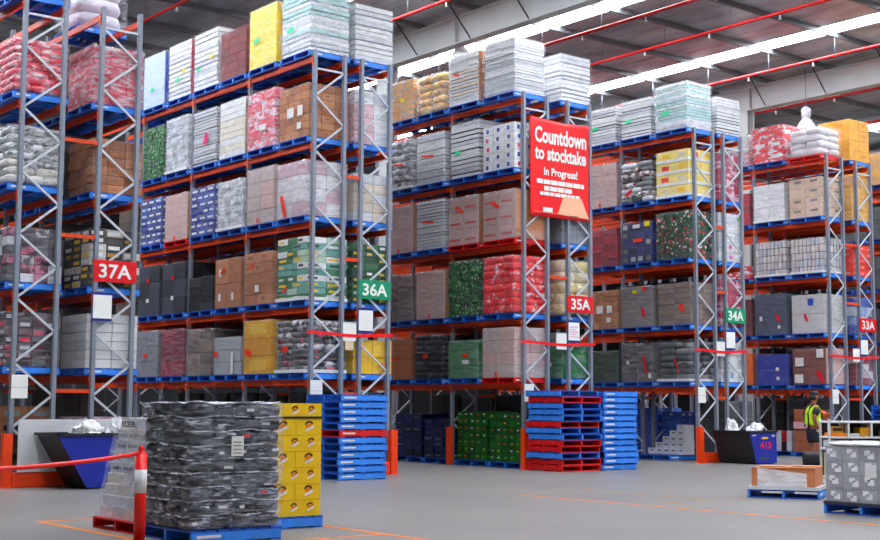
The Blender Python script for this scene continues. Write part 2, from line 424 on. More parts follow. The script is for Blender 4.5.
# ---------------------------------------------------------------- pallet loads
def body_cartons(spec, dx, dy, h, rnd, out=None):
    core = MB(); nl, ny, nx = spec['n']; jit = spec.get('jit', .006); ms = spec['m']; gp = spec.get('gap', .0065)
    if spec.get('gap'): core.box(-dx / 2 + .07, dx / 2 - .07, -dy / 2 + .07, dy / 2 - .07, .01, h - .03, BLACK)  # black core block paints shade into the gaps between packs
    for l in range(nl):
        if spec.get('tray'):
            q = MB(); out.append(q) if out is not None else None; q = q if out is not None else core
            for (a0, a1, c0, c1) in ((-dx / 2 - .006, -dx / 2, -dy / 2, dy / 2), (dx / 2, dx / 2 + .006, -dy / 2, dy / 2), (-dx / 2 - .006, dx / 2 + .006, -dy / 2 - .006, -dy / 2), (-dx / 2 - .006, dx / 2 + .006, dy / 2, dy / 2 + .006)): q.box(a0, a1, c0, c1, h * l / nl, h * (l + .24) / nl, spec['tray'])
        n_y = ny + (1 if (spec.get('brick') and l % 2) else 0)
        z0, z1 = h * l / nl, h * (l + 1) / nl - gp * 1.5
        for j in range(n_y):
            for i in range(nx):
                if 0 < i < nx - 1 and 0 < j < n_y - 1 and l < nl - 1: continue
                mb = core
                if out is not None and (i == 0 or j == 0): mb = MB(); out.append(mb)
                m = ms[rnd.randrange(len(ms))]
                ox = rnd.uniform(0, jit); oy = rnd.uniform(0, jit)
                x0, x1 = -dx / 2 + dx * i / nx + gp, -dx / 2 + dx * (i + 1) / nx - gp
                y0, y1 = -dy / 2 + dy * j / n_y + gp, -dy / 2 + dy * (j + 1) / n_y - gp
                if i == 0: x0 += ox
                if j == 0: y0 += oy
                mb.box(x0, x1, y0, y1, z0, z1, m)
                pr = spec.get('print')
                if pr:
                    acc = pr['m']; zc = z1 - z0; yl = y1 - y0; xl = x1 - x0
                    for face in ('x', 'y'):
                        if (face == 'x' and i) or (face == 'y' and j): continue
                        if rnd.random() > pr.get('p', .8): continue
                        am = acc[rnd.randrange(len(acc))]; u0, u1, v0, v1 = pr['r']
                        du = rnd.uniform(-.04, .04)
                        if face == 'x': mb.box(x0 - .002, x0, y0 + yl * (1 - u1 + du), y0 + yl * (1 - u0 + du), z0 + zc * v0, z0 + zc * v1, am)
                        else: mb.box(x0 + xl * (u0 + du), x0 + xl * (u1 + du), y0 - .002, y0, z0 + zc * v0, z0 + zc * v1, am)
    return core
def body_sheets(spec, dx, dy, h, rnd):
    mb = MB(); nl = spec['n']; ms = spec['m']; gap = spec.get('gap'); j = spec.get('jit', .02); cx = cy = 0
    for l in range(nl):
        z0, z1 = h * l / nl, h * (l + 1) / nl
        t = (z1 - z0) * rnd.uniform(.62, .95)
        M = Matrix.Translation((rnd.uniform(-j, j) * .6, rnd.uniform(-j, j) * .6, 0)) @ Matrix.Rotation(rnd.uniform(-.012, .012), 4, 'Z') @ Matrix.Rotation(rnd.uniform(-.006, .006) * (l > 0), 4, 'X')
        mb.box(-dx / 2 + j, dx / 2 - j, -dy / 2 + j, dy / 2 - j, z0, z0 + t, ms[rnd.randrange(len(ms))], M)
        if gap is not None: mb.box(-dx / 2 + .05, dx / 2 - .05, -dy / 2 + .05, dy / 2 - .05, z0 + t * .9, z1 + .004 if l < nl - 1 else z1, gap)  # inset slab colours the gap between layers as shade
    return mb
def body_sacks(spec, dx, dy, h, rnd, out=None):
    core = MB(); alls = [core]; nl, ny, nx = spec['n']; ms = spec['m']
    for l in range(nl):
        ny_, nx_ = (ny, nx) if l % 2 == 0 else (max(1, nx), max(1, ny))
        zc = h * (l + .5) / nl
        for j in range(ny_):
            for i in range(nx_):
                c = (-dx / 2 + dx * (i + .5) / nx_ + rnd.uniform(-.01, .01), -dy / 2 + dy * (j + .5) / ny_ + rnd.uniform(-.01, .01), zc)
                mb = core
                if out is not None and (i == 0 or j == 0): mb = MB(); out.append(mb); alls.append(mb)
                M = Matrix.Rotation(rnd.uniform(-.05, .05), 3, 'X') @ Matrix.Rotation(rnd.uniform(-.05, .05), 3, 'Y')
                mb.pillow(c, (dx / nx_ * 1.0, dy / ny_ * .99, h / nl * 1.22), ms[rnd.randrange(len(ms))], spec.get('e', .38), M)
    zmin = min(p[2] for q in alls for p in q.v); zmax = max(p[2] for q in alls for p in q.v)
    for q in alls: q.v = [(x, y, (z - zmin) / (zmax - zmin) * h) for x, y, z in q.v]
    return core
def shell_film(dx, dy, h, m, seed, top=True, amp=.012):
    mb = MB(); nz = 12; ns = 7
    per = []
    for k in range(ns): per.append((-dx / 2 + dx * k / ns, -dy / 2))
    for k in range(ns): per.append((dx / 2, -dy / 2 + dy * k / ns))
    for k in range(ns): per.append((dx / 2 - dx * k / ns, dy / 2))
    for k in range(ns): per.append((-dx / 2, dy / 2 - dy * k / ns))
    n = len(per); vs = []
    for a in range(nz + 1):
        z = .004 + (h - .004) * a / nz
        for q, (x, y) in enumerate(per):
            d = Vector((x, y, 0)).normalized()
            e = amp * (.35 + 1.2 * (mnoise.noise(Vector((x * 2 + seed, y * 2, z * 7))) + .5))
            sc = 1 + max(0, e) / max(.3, math.hypot(x, y))
            vs.append((x * sc + math.copysign(.004, x), y * sc + math.copysign(.004, y), z))
    fs = [(a * n + q, a * n + (q + 1) % n, (a + 1) * n + (q + 1) % n, (a + 1) * n + q) for a in range(nz) for q in range(n)]
    if top: vs.append((0, 0, h + .012)); fs += [(nz * n + q, nz * n + (q + 1) % n, len(vs) - 1) for q in range(n)]
    mb.add(vs, fs, m, True)
    return mb
def add_parts(spec, t, dx, dy, h, seed, split=True):
    """the parts of one load under its thing"""
    rnd = random.Random(seed)
    kind = spec['k']
    one = {'c': 'carton', 'b': 'sack'}.get(kind)
    if kind == 's': body_sheets(spec, dx, dy, h, rnd).build('paper_layers', t)
    else:
        n3 = spec['n']; out = [] if split and n3[0] * (n3[1] + n3[2]) <= 64 else None
        core = (body_cartons if kind == 'c' else body_sacks)(spec, dx, dy, h, rnd, out)
        for q in out or (): q.build(one, t)
        if core.v: core.build('inner_' + one + 's' if out else 'packs', t)
    if spec.get('film') is not None: shell_film(dx, dy, h, spec['film'], seed * 1.7).build('stretch_wrap', t)
    for (face, m, u, v, wd, hg, ang) in spec.get('st', ()):
        b = MB(); M = Matrix.Rotation(ang, 4, 'Y' if face == 'y' else 'X')
        b.cbox((0, 0, 0), (wd, .004, hg) if face == 'y' else (.004, wd, hg), m, M)
        loc = (-dx / 2 + dx * u, -dy / 2 - .026, h * v) if face == 'y' else (-dx / 2 - .026, dy / 2 - dy * u, h * v)
        b.build('sticker', t, loc)
    if spec.get('edge'):
        b = MB(); m = spec['edge']
        b.box(-dx / 2 + .02, dx / 2, -dy / 2 - .012, -dy / 2 - .004, .01, h * .985, m); b.build('side_sheet', t)
    if spec.get('cap'):
        b = MB(); b.box(-dx / 2 - .02, dx / 2 + .02, -dy / 2 - .02, dy / 2 + .02, h + .002, h + .02, spec['cap']); b.build('top_sheet', t)
    if spec.get('foot'):                                    # loose film gathered around the foot
        b = MB(); b.box(-dx / 2 - .03, dx / 2 + .012, -dy / 2 - .012, dy / 2 + .012, .0, .07, spec['foot']); b.build('film_skirt', t)

# colours seen in the racks
W1, W2, W3 = mat((236, 236, 236), .5, .06, 10), mat((214, 215, 220), .5, .06, 10), mat((190, 192, 198), .5, .08, 10)
DG, MG = mat((62, 63, 68), .5, .15), mat((120, 120, 124), .5, .12)
BR1, BR2, BR3 = mat((190, 138, 100), .75, .1), mat((172, 118, 82), .75, .1), mat((146, 100, 76), .75, .12)
PK, PKB = mat((206, 178, 172), .7, .08), mat((186, 158, 150), .7, .08)
CREAM = mat((226, 214, 188), .65, .07)
NAVY, BLU = mat((26, 46, 130), .45, .15), mat((60, 92, 170), .45, .12)
GRN, GRN2 = mat((16, 78, 42), .5, .2), mat((70, 126, 86), .5, .12)
YEL, YEL2, GOLD = mat((244, 204, 26), .5, .08), mat((240, 224, 110), .5, .08), mat((214, 156, 40), .6, .1)
CRIM, MAG = mat((164, 18, 58), .45, .12), mat((206, 44, 92), .45, .12)
TEAL = mat((186, 216, 214), .45, .08)
RDB = mat((214, 22, 44), .45, .1)
FILM, FILMH, FILML = film(.015, .26), film(.05, .42), film(.01, .14)
FDARK = film(.02, .2, (150, 150, 158))
O = lambda u=.5, v=.3, w_=.26, h_=.06, a=.5: ('x', STK_O, u, v, w_, h_, a)
def C(n, m, **k): return dict(k='c', n=n, m=m, **k)
def Sh(n, m, **k): return dict(k='s', n=n, m=m, **k)
def B(n, m, **k): return dict(k='b', n=n, m=m, **k)
PR = lambda m, r=(.15, .7, .3, .75), p=.85: dict(m=m, r=r, p=p)
LBL = lambda u, v, w_=.2, h_=.2: ('x', LABELW, u, v, w_, h_, 0)
WHITEMIX = [W1, W1, W2, W3]
SPECS = {
 # name: (name for the object, description, spec)
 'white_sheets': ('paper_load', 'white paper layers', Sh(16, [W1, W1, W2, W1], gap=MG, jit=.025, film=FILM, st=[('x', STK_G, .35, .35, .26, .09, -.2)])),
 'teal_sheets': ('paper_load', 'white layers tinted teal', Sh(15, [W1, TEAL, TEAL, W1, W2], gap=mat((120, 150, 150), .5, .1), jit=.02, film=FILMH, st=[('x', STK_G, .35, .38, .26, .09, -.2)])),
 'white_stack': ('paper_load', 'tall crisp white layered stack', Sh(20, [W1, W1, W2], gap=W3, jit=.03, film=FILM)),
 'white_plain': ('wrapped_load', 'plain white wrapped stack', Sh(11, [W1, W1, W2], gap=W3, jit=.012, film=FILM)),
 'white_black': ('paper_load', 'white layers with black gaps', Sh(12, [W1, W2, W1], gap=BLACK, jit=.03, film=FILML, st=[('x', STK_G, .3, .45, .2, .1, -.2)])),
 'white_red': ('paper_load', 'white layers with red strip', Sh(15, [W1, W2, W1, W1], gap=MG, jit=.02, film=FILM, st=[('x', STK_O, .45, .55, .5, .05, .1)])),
 'white_brown': ('paper_load', 'white layers with brown side', Sh(15, [W1, mat((236, 220, 204), .5, .05), W2], gap=MG, jit=.014, edge=BR2, film=FILM, st=[('x', STK_O, .3, .6, .2, .06, .2)])),
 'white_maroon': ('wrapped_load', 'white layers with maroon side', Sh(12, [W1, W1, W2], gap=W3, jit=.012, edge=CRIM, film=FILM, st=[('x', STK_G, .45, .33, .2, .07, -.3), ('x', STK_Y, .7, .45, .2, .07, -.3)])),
 'white_blue': ('wrapped_load', 'pale blue-white sheets, blue side', C((1, 1, 1), [mat((206, 220, 240), .35, .05)], edge=BLU, film=FILM, st=[('x', STK_G, .45, .33, .2, .07, -.3)])),
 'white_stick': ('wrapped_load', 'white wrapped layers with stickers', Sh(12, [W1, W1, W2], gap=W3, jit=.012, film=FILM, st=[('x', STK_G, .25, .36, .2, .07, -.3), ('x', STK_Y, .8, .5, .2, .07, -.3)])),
 'yellow_box': ('carton_load', 'tall pale yellow wrapped box', C((2, 1, 1), [YEL2], edge=YEL, film=FILM, st=[('x', STK_G, .3, .45, .24, .08, -.3)])),
 'red_dark': ('carton_load', 'dark brown cartons, red film', C((6, 3, 3), [mat((96, 46, 40), .5, .15), mat((120, 62, 50), .5, .15)], film=film(.05, .4, (200, 120, 130)), edge=mat((110, 58, 46), .6, .2))),
 'navy_box': ('wrapped_load', 'dark blue wrapped block', C((3, 2, 2), [NAVY], film=FILML)),
 'brown_lab': ('carton_load', 'brown cartons with white labels', C((7, 3, 3), [BR1, BR2, BR1], brick=True, print=PR([BR3], (.3, .55, .35, .6), .5), film=FILML, st=[LBL(.42, .5, .26, .22), LBL(.75, .5, .2, .22), LBL(.72, .22, .16, .14)])),
 'brown': ('carton_load', 'brown cartons', C((5, 2, 2), [BR1, BR2], brick=True, print=PR([BR3], (.2, .5, .4, .7), .7), film=FILML, st=[O(.3, .75, .2, .06, -.5), LBL(.5, .3, .16, .16)])),
 'brown_big': ('carton_load', 'large brown cartons', C((2, 2, 2), [BR1, BR2], print=PR([BR3, LABELW], (.25, .45, .3, .6), .6), film=FILML, st=[O(.35, .75, .24, .07, -.5)])),
 'brown_sq': ('carton_load', 'brown cartons, orange tag', C((2, 1, 2), [mat((178, 112, 56), .7, .1)], st=[O(.4, .5, .22, .08, 0)], film=FILML)),
 'pink_sack': ('sack_load', 'pink and white sacks', B((7, 2, 3), [mottle((200, 18, 62), (244, 214, 224), 5, (1, 1, 3), .5, .62), mottle((208, 30, 76), (240, 226, 230), 4, (1, 1, 3), .48, .6)], film=FILM, e=.24)),
 'pink_box': ('wrapped_load', 'crimson cartons under white film', C((6, 2, 3), [mottle((176, 12, 56), (238, 190, 204), 4, (1, 1, 2.6), .5, .68), mottle((196, 26, 74), (244, 220, 228), 4, (1, 1, 2.6), .5, .68)], film=film(.05, .5))),
 'pink_wrap': ('wrapped_load', 'pink-red wrapped cartons', C((6, 2, 2), [mat((214, 42, 88), .45, .1), mottle((206, 26, 70), (240, 214, 224), 5, (1, 1, 2))], film=FILMH, st=[('x', LABELW, .6, .35, .3, .14, 0)])),
 'cream_white': ('carton_load', 'cream white cartons, brown side', C((9, 1, 2), [mat((232, 226, 212), .6, .06), W1], edge=mat((196, 168, 136), .7, .12), film=FILM)),
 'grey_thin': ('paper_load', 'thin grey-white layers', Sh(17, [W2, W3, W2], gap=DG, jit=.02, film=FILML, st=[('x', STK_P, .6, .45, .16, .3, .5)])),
 'grey_mottle': ('wrapped_load', 'mottled grey-white wrap', C((6, 2, 2), [mottle((130, 132, 138), (230, 232, 236), 4, (1, 1, 2), .36, .58)], film=FILMH, foot=W1)),
 'green_leaf': ('produce_load', 'speckled dark green packs', C((8, 5, 5), [speckle([((8, 34, 14), 4), ((30, 110, 44), 4), ((70, 150, 74), 2.5), ((176, 206, 170), .7)], 22)], jit=.03, film=FILML)),
 'white_film': ('wrapped_load', 'white film-wrapped cartons, pink band', C((4, 2, 2), [mat((214, 208, 212), .5, .06), mat((224, 220, 222), .5, .06), mat((208, 176, 186), .5, .08)], film=FILMH, st=[O(.25, .22, .12, .5, -.35)])),
 'pinkgrey': ('carton_load', 'pinkish-grey cartons', C((4, 2, 2), [PK, mat((196, 182, 178), .7, .07)], film=FILM, st=[O(.45, .06, .07, .12, 0)])),
 'pinkgrey_o': ('carton_load', 'pinkish-brown cartons, orange strip', C((3, 2, 2), [PK, PKB], print=PR([mat((190, 90, 80), .6, .1)], (.1, .8, .25, .4), .9), film=FILM, edge=BR1, st=[O(.4, .72, .34, .08, .5)])),
 'pinkplain': ('wrapped_load', 'plain beige-pink wrapped box', C((2, 1, 1), [PK], edge=BR1, film=FILM, st=[('x', STK_O, .5, .05, .08, .1, 0)])),
 'blueprint': ('carton_load', 'blue and white printed cartons', C((7, 3, 3), [NAVY, BLU, NAVY], brick=True, print=PR([W1, W2, W1], (.1, .75, .35, .68), .95), film=FILM)),
 'whiteblue': ('carton_load', 'white cartons with blue print', C((5, 3, 3), [W1], print=PR([BLU, MAG, BLU, NAVY], (.3, .55, .25, .7), .9), film=FILML)),
 'greencart': ('carton_load', 'green and white printed cartons', C((10, 2, 2), [GRN2, mat((190, 214, 196), .5, .08), mat((120, 170, 160), .5, .1), W1], brick=True, jit=.02, print=PR([W1, YEL, GRN], (.1, .6, .3, .7), .7), film=FILML, foot=W1, st=[O(.3, .18, .2, .07, -.5)])),
 'greendark': ('carton_load', 'dark green cartons, yellow ends', C((9, 3, 3), [GRN, mat((16, 104, 56), .5, .12)], print=PR([YEL, W1, YEL2], (.1, .5, .3, .7), .6), film=FILML)),
 'darkwrap': ('wrapped_load', 'dark grey wrapped block', C((3, 2, 2), [mat((84, 88, 98), .45, .1), DG], film=FDARK, st=[('x', RDB, .5, .7, .14, .1, 0), LBL(.5, .3, .14, .1)])),
 'black': ('wrapped_load', 'near-black filler cartons', C((4, 2, 2), [BLACK, DG], film=FDARK)),  # filler tone: darkness of gaps and empty slots put into the colour
 'blackpink': ('sack_load', 'black, pink and clear bags', B((9, 2, 2), [mottle((22, 20, 24), (150, 140, 148), 6), mottle((40, 34, 38), (220, 60, 110), 5, (1, 1, 1), .55, .62), mottle((60, 56, 60), (224, 220, 224), 6)], film=FILM, foot=W1, e=.22, st=[('x', STK_O, .35, .45, .24, .12, 0)])),
 'goldcart': ('carton_load', 'golden yellow cartons', C((3, 1, 2), [mat((222, 172, 40), .6, .08), mat((214, 160, 34), .6, .08)], print=PR([mat((236, 200, 90), .6, .05)], (.2, .8, .2, .8), .6), film=FILML, st=[O(.2, .4, .28, .12, .3)])),
 'greycart': ('carton_load', 'light grey cartons', C((3, 1, 2), [mat((178, 180, 184), .5, .06)], film=FILM, st=[('x', LABELW, .75, .3, .1, .5, 0), ('x', STK_O, .1, .55, .16, .12, 0)])),
 'brownfilm': ('wrapped_load', 'grey-brown load in clear film', C((4, 2, 2), [mat((118, 104, 96), .5, .12), mat((140, 122, 112), .5, .12)], film=FILM)),
 'crimson': ('wrapped_load', 'crimson wrapped cartons', C((3, 2, 2), [mat((150, 40, 66), .45, .1), mat((124, 34, 60), .45, .1)], film=film(.05, .45, (210, 190, 200)))),
 'greywrap': ('wrapped_load', 'grey wrapped cartons', C((3, 2, 2), [mat((138, 140, 148), .5, .08)], film=FILM, st=[('x', STK_O, .45, .45, .16, .1, 0)])),
 'yellowprint': ('carton_load', 'bright yellow cartons, red print', C((2, 3, 2), [YEL], print=PR([RDB, mat((224, 120, 30), .5, .05)], (.3, .55, .45, .65), .8), film=FILML)),
 'tan_sack': ('sack_load', 'golden tan rounded sacks', B((5, 2, 2), [mottle((206, 150, 60), (240, 214, 160), 4), mottle((222, 168, 50), (236, 206, 140), 4)], film=FILMH, e=.3)),
 'tan_box': ('carton_load', 'orange-tan wrapped boxes', C((4, 2, 2), [mat((222, 178, 116), .65, .08), mat((214, 160, 90), .65, .1)], film=FILMH, st=[('x', STK_Y, .6, .5, .16, .1, .4)])),
 'grey_sack': ('sack_load', 'silver-grey sacks', B((7, 2, 2), [mottle((96, 96, 100), (206, 206, 210), 5, (1, 1, 2.5)), mottle((130, 130, 134), (224, 224, 226), 5, (1, 1, 2.5))], film=FILM, foot=W1, st=[('x', STK_O, .5, .5, .4, .05, .1)])),
 'red_sack': ('sack_load', 'bright red and white bags', B((8, 3, 3), [mottle((206, 10, 34), (240, 224, 226), 4.5, (1, 1, 2), .55, .64), mottle((216, 16, 38), (236, 200, 204), 5, (1, 1, 2), .54, .62), mottle((190, 10, 30), (230, 60, 70), 5)], film=FILML, e=.2)),
 'greenplain': ('wrapped_load', 'plain green wrapped block', C((4, 1, 1), [mat((74, 138, 92), .45, .08), mat((88, 150, 104), .45, .08)], edge=mat((40, 120, 66), .5, .1), film=FILM, st=[('x', STK_O, .6, .6, .2, .08, 0), LBL(.6, .42, .24, .1)])),
 'dark_bag': ('sack_load', 'black bags with grey straps', B((8, 2, 2), [mottle((20, 20, 24), (96, 96, 104), 6), mottle((30, 28, 32), (150, 150, 156), 5, (1, 1, 2), .6, .7), BLACK], film=FDARK, e=.22, st=[('x', STK_O, .4, .5, .2, .1, 0)])),
 'cream_sack': ('sack_load', 'cream and yellow sacks', B((5, 2, 2), [mottle((216, 200, 140), (240, 234, 210), 4), CREAM], film=FILM)),
 'beige_cart': ('carton_load', 'beige-white cartons', C((5, 2, 2), [mat((222, 210, 196), .65, .06), W2], brick=True, film=FILM)),
 'mixed': ('sack_load', 'black, white and red bags', B((8, 3, 2), [BLACK, mottle((60, 52, 54), (226, 222, 222), 6, (1, 1, 2)), W2, mottle((90, 30, 40), (220, 210, 210), 6), MG], film=FILML, e=.3, st=[('x', RDB, .3, .25, .26, .1, -.5)])),
 'yellowtray': ('carton_load', 'yellow cartons in white trays', C((4, 2, 2), [mat((240, 220, 140), .6, .06), mat((246, 226, 150), .6, .06)], print=PR([YEL, YEL, RDB, CREAM], (.35, .8, .35, .75), .8), tray=W1, film=FILML)),
 'greenred': ('carton_load', 'green cartons, red and white dots', C((5, 4, 4), [speckle([((14, 70, 36), 5), ((10, 90, 48), 3), ((8, 50, 30), 4), ((206, 40, 50), 1.3), ((226, 220, 210), .8)], 15), speckle([((14, 70, 36), 5), ((10, 80, 44), 3), ((8, 46, 28), 4), ((206, 40, 50), .8), ((226, 220, 210), .8)], 17)], film=FILML)),
 'bluecrate': ('crate_load', 'dark blue printed crates', C((5, 4, 3), [mat((40, 52, 96), .45, .12), mat((50, 62, 108), .45, .12)], print=PR([MG, W3, DG, NAVY], (.15, .75, .25, .8), .85), film=FILML, edge=NAVY, st=[('x', STK_Y, .85, .93, .2, .14, 0), ('x', STK_O, .55, .55, .34, .1, 0), LBL(.5, .9, .26, .1)])),
 'crimsonbox': ('carton_load', 'crimson cartons beside white', C((5, 2, 2), [mat((140, 22, 52), .5, .1), CRIM], print=PR([mat((190, 60, 84), .5, .1)], (.1, .9, .1, .16), .9), film=FILML)),
 'brownlayer': ('carton_load', 'brown-grey layered cartons', C((8, 2, 2), [mat((122, 108, 102), .65, .1), mat((138, 120, 110), .65, .1)], film=FILML, st=[('x', STK_O, .75, .4, .12, .22, -.3)])),
 'browngrey': ('wrapped_load', 'grey-brown wrapped boxes', C((3, 2, 2), [mat((116, 106, 106), .55, .08), mat((130, 118, 116), .55, .08)], film=FILM, st=[('x', STK_Y, .45, .86, .16, .09, 0), ('x', RDB, .75, .93, .16, .1, .3), ('x', RDB, .72, .35, .1, .26, -.4)])),
 'greysack2': ('sack_load', 'black and grey bags', B((6, 2, 2), [mottle((34, 32, 34), (140, 138, 140), 5, (1, 1, 2)), DG, MG], film=FILML, foot=W2, st=[('x', RDB, .6, .4, .05, .4, -.4)])),
 'greybrownstr': ('wrapped_load', 'dark grey-brown wrap, red stripe', C((4, 2, 2), [mat((86, 80, 84), .5, .1), mat((100, 92, 94), .5, .1)], film=FILM, st=[('x', RDB, .75, .45, .07, .5, -.3), LBL(.9, .15, .1, .12), LBL(.2, .5, .1, .1)])),
 'greendk': ('wrapped_load', 'dark green wrapped load', C((2, 1, 1), [mat((30, 62, 44), .5, .12)], film=FILML)),
 'magenta': ('wrapped_load', 'magenta cartons under film', C((6, 2, 3), [mat((176, 40, 84), .45, .1), mottle((170, 30, 76), (228, 190, 206), 4, (1, 1, 2))], film=FILM)),
 'whitelime': ('carton_load', 'white cartons, pink and lime tags', C((5, 2, 3), [W1, W2], print=PR([mat((160, 210, 90), .5, .1), mat((224, 120, 170), .5, .1), W3], (.3, .7, .3, .7), .5), film=FILM)),
 'maroon': ('wrapped_load', 'maroon wrapped block', C((3, 2, 2), [mat((110, 40, 48), .5, .1)], film=FILML)),
 'whitebox_b': ('carton_load', 'white cartons with blue marks', C((3, 2, 3), [W1, W2], print=PR([BLU, W3, mat((150, 170, 200), .5, .1)], (.15, .6, .3, .75), .8), film=FILM)),
 'white_cush': ('sack_load', 'rounded white sacks', B((4, 1, 2), [mat((236, 232, 234), .5, .05), mottle((232, 228, 230), (240, 170, 186), 3, (1, 1, 3), .6, .7)], film=FILM, e=.3)),
 'redwhite': ('carton_load', 'red and white cartons', C((3, 2, 2), [mottle((216, 24, 54), (246, 236, 238), 4, (1, 1, 2), .52, .58)], print=PR([W1, RDB, W1], (.2, .8, .3, .6), .9), film=FILM)),
 'whitepink': ('wrapped_load', 'white and pink bundle', C((4, 2, 2), [W1, mat((226, 190, 196), .5, .1), W2], film=FILMH)),
 'white_cart': ('carton_load', 'white cartons', C((5, 2, 2), [W1, mat((226, 226, 228), .5, .05)], film=FILM, foot=W1)),
 'beigelab': ('carton_load', 'beige cartons with grey labels', C((4, 2, 2), [mat((206, 182, 160), .7, .06), mat((214, 192, 172), .7, .06)], print=PR([mat((120, 104, 96), .6, .1), MG], (.3, .75, .55, .8), .9), film=FILM)),
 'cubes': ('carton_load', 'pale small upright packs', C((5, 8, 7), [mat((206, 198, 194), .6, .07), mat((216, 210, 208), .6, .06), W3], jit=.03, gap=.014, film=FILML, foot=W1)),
 'whiteblk': ('wrapped_load', 'white wrapped carton, blue tag', C((2, 1, 1), [mat((206, 204, 202), .55, .05)], film=FILM, st=[('x', BLU, .6, .8, .2, .2, 0), ('x', RDB, .45, .4, .08, .24, -.4)])),
 'slate': ('wrapped_load', 'slate blue wrapped block', C((1, 1, 1), [mat((74, 86, 104), .5, .06)], film=FILML, st=[('x', RDB, .75, .4, .1, .22, -.4), LBL(.2, .4, .1, .14), LBL(.78, .18, .1, .1)])),
 'browncart3': ('carton_load', 'red-brown carton with labels', C((2, 1, 2), [mat((128, 74, 62), .65, .08)], edge=PK, film=FILML, st=[LBL(.22, .62, .3, .26), LBL(.2, .16, .3, .26), LBL(.85, .85, .24, .26), ('x', RDB, .85, .2, .12, .4, -.5)])),
 'bluebox': ('wrapped_load', 'royal blue wrapped box', C((2, 1, 1), [mat((34, 58, 150), .45, .08)], edge=NAVY, film=FILML, st=[LBL(.68, .5, .12, .1), LBL(.7, .2, .1, .1)])),
 'orange': ('wrapped_load', 'orange box with black panel', C((1, 1, 1), [mat((224, 120, 20), .5, .08)], st=[('x', BLACK, .5, .55, .6, .5, 0)], film=FILML)),
 'yellowbox2': ('carton_load', 'golden yellow cartons', C((4, 2, 2), [mat((236, 178, 22), .55, .06)], print=PR([mat((220, 150, 20), .5, .05)], (.2, .6, .4, .7), .5), film=FILML)),
 'tanwrap': ('wrapped_load', 'yellow-tan wrapped cartons', C((4, 2, 2), [mat((214, 168, 92), .6, .08), mat((226, 180, 90), .6, .08)], film=FILM)),
 'orangered': ('carton_load', 'orange-red printed cartons', C((5, 3, 3), [mat((232, 66, 30), .5, .06)], print=PR([mat((240, 190, 176), .5, .05)], (.2, .6, .35, .6), .8), film=FILML)),
 'bluewhite': ('carton_load', 'blue and white cartons', C((4, 3, 3), [BLU, mat((150, 170, 210), .5, .1), mat((220, 226, 236), .5, .05)], film=FILM)),
 'maroonwhite': ('carton_load', 'maroon and white cartons', C((5, 3, 3), [mat((150, 80, 88), .5, .1), mat((224, 210, 212), .5, .06), mat((186, 140, 146), .5, .1)], film=FILM)),
 'greycrinkle': ('sack_load', 'crinkled grey-white bags', B((7, 2, 3), [mottle((110, 110, 112), (226, 226, 228), 6, (1, 1, 2)), mottle((140, 138, 136), (236, 236, 236), 5, (1, 1, 2)), mottle((150, 130, 90), (226, 222, 214), 5, (1, 1, 2), .3, .45)], film=FILMH)),
 'plum': ('carton_load', 'plum and white printed packs', C((6, 4, 4), [mottle((46, 30, 40), (190, 180, 186), 6), mottle((80, 34, 56), (200, 120, 150), 6), mat((70, 62, 68), .5, .1), W2], film=FILM)),
 'plumprint': ('carton_load', 'dark plum shelf-ready cartons', C((7, 4, 4), [mat((96, 60, 72), .5, .1), mat((70, 52, 60), .5, .1), mat((120, 84, 92), .5, .1)], print=PR([W3, BLACK, MAG, W2], (.1, .85, .2, .7), .7), film=FILM)),
 'white_roll': ('paper_load', 'big white wrapped rolls', B((4, 1, 1), [W1, mat((232, 226, 236), .4, .04)], film=FILM, e=.5)),
 'brown37': ('carton_load', 'brown cartons of mixed sizes', C((6, 3, 3), [BR1, BR2, BR2, mat((150, 96, 60), .7, .1)], brick=True, jit=.05, print=PR([BR3, BR2], (.2, .6, .3, .6), .5), film=FILML)),
 'yellowdark': ('carton_load', 'dark cartons with yellow and white', C((8, 3, 3), [mat((60, 52, 44), .6, .1), mat((214, 206, 196), .6, .06), mat((46, 44, 50), .6, .1)], print=PR([YEL, W1, mat((190, 150, 60), .5, .1)], (.1, .8, .2, .75), .7), film=FILML)),
 'white37': ('carton_load', 'plain white cartons', C((6, 2, 2), [mat((222, 222, 222), .5, .03), mat((212, 212, 214), .5, .03)], film=FILML, edge=None)),
 'pinkwhite': ('carton_load', 'pink and white cartons', C((2, 2, 2), [mottle((206, 150, 176), (244, 236, 240), 4, (1, 1, 2), .4, .6)], print=PR([MAG, W1], (.2, .6, .55, .85), .9))),
 'greenfloor': ('carton_load', 'green cartons, red and yellow dots', C((7, 5, 4), [mat((22, 104, 34), .55, .1), mat((16, 84, 30), .55, .1)], jit=.03, print=PR([RDB, YEL, W1, mat((150, 190, 60), .5, .1)], (.3, .6, .5, .7), .75))),
 'darkblue': ('crate_load', 'dark navy stacked trays', C((7, 3, 2), [mat((16, 28, 66), .45, .2), mat((24, 40, 90), .45, .2)], jit=.03, print=PR([BLACK, MG, NAVY], (.1, .7, .3, .55), .8))),
 'bluefloor': ('crate_load', 'blue wrapped crates', C((7, 5, 4), [mat((40, 104, 190), .45, .12), mat((30, 86, 170), .45, .12)], print=PR([mat((70, 120, 190), .45, .1), NAVY, W3], (.2, .7, .3, .7), .6), film=FILML)),
 'brownfloor': ('carton_load', 'brown cartons with pink label', C((4, 1, 2), [mat((166, 108, 78), .7, .08)], dy=.62, oy=.26, st=[('x', mat((226, 180, 186), .5, .05), .4, .62, .5, .2, 0)])),
 'redbottle': ('bottle_load', 'red and white bottle crates', C((2, 6, 4), [mat((160, 24, 34), .5, .1), W2, mat((150, 20, 30), .5, .1), mat((40, 30, 30), .5, .1)], jit=.02)),
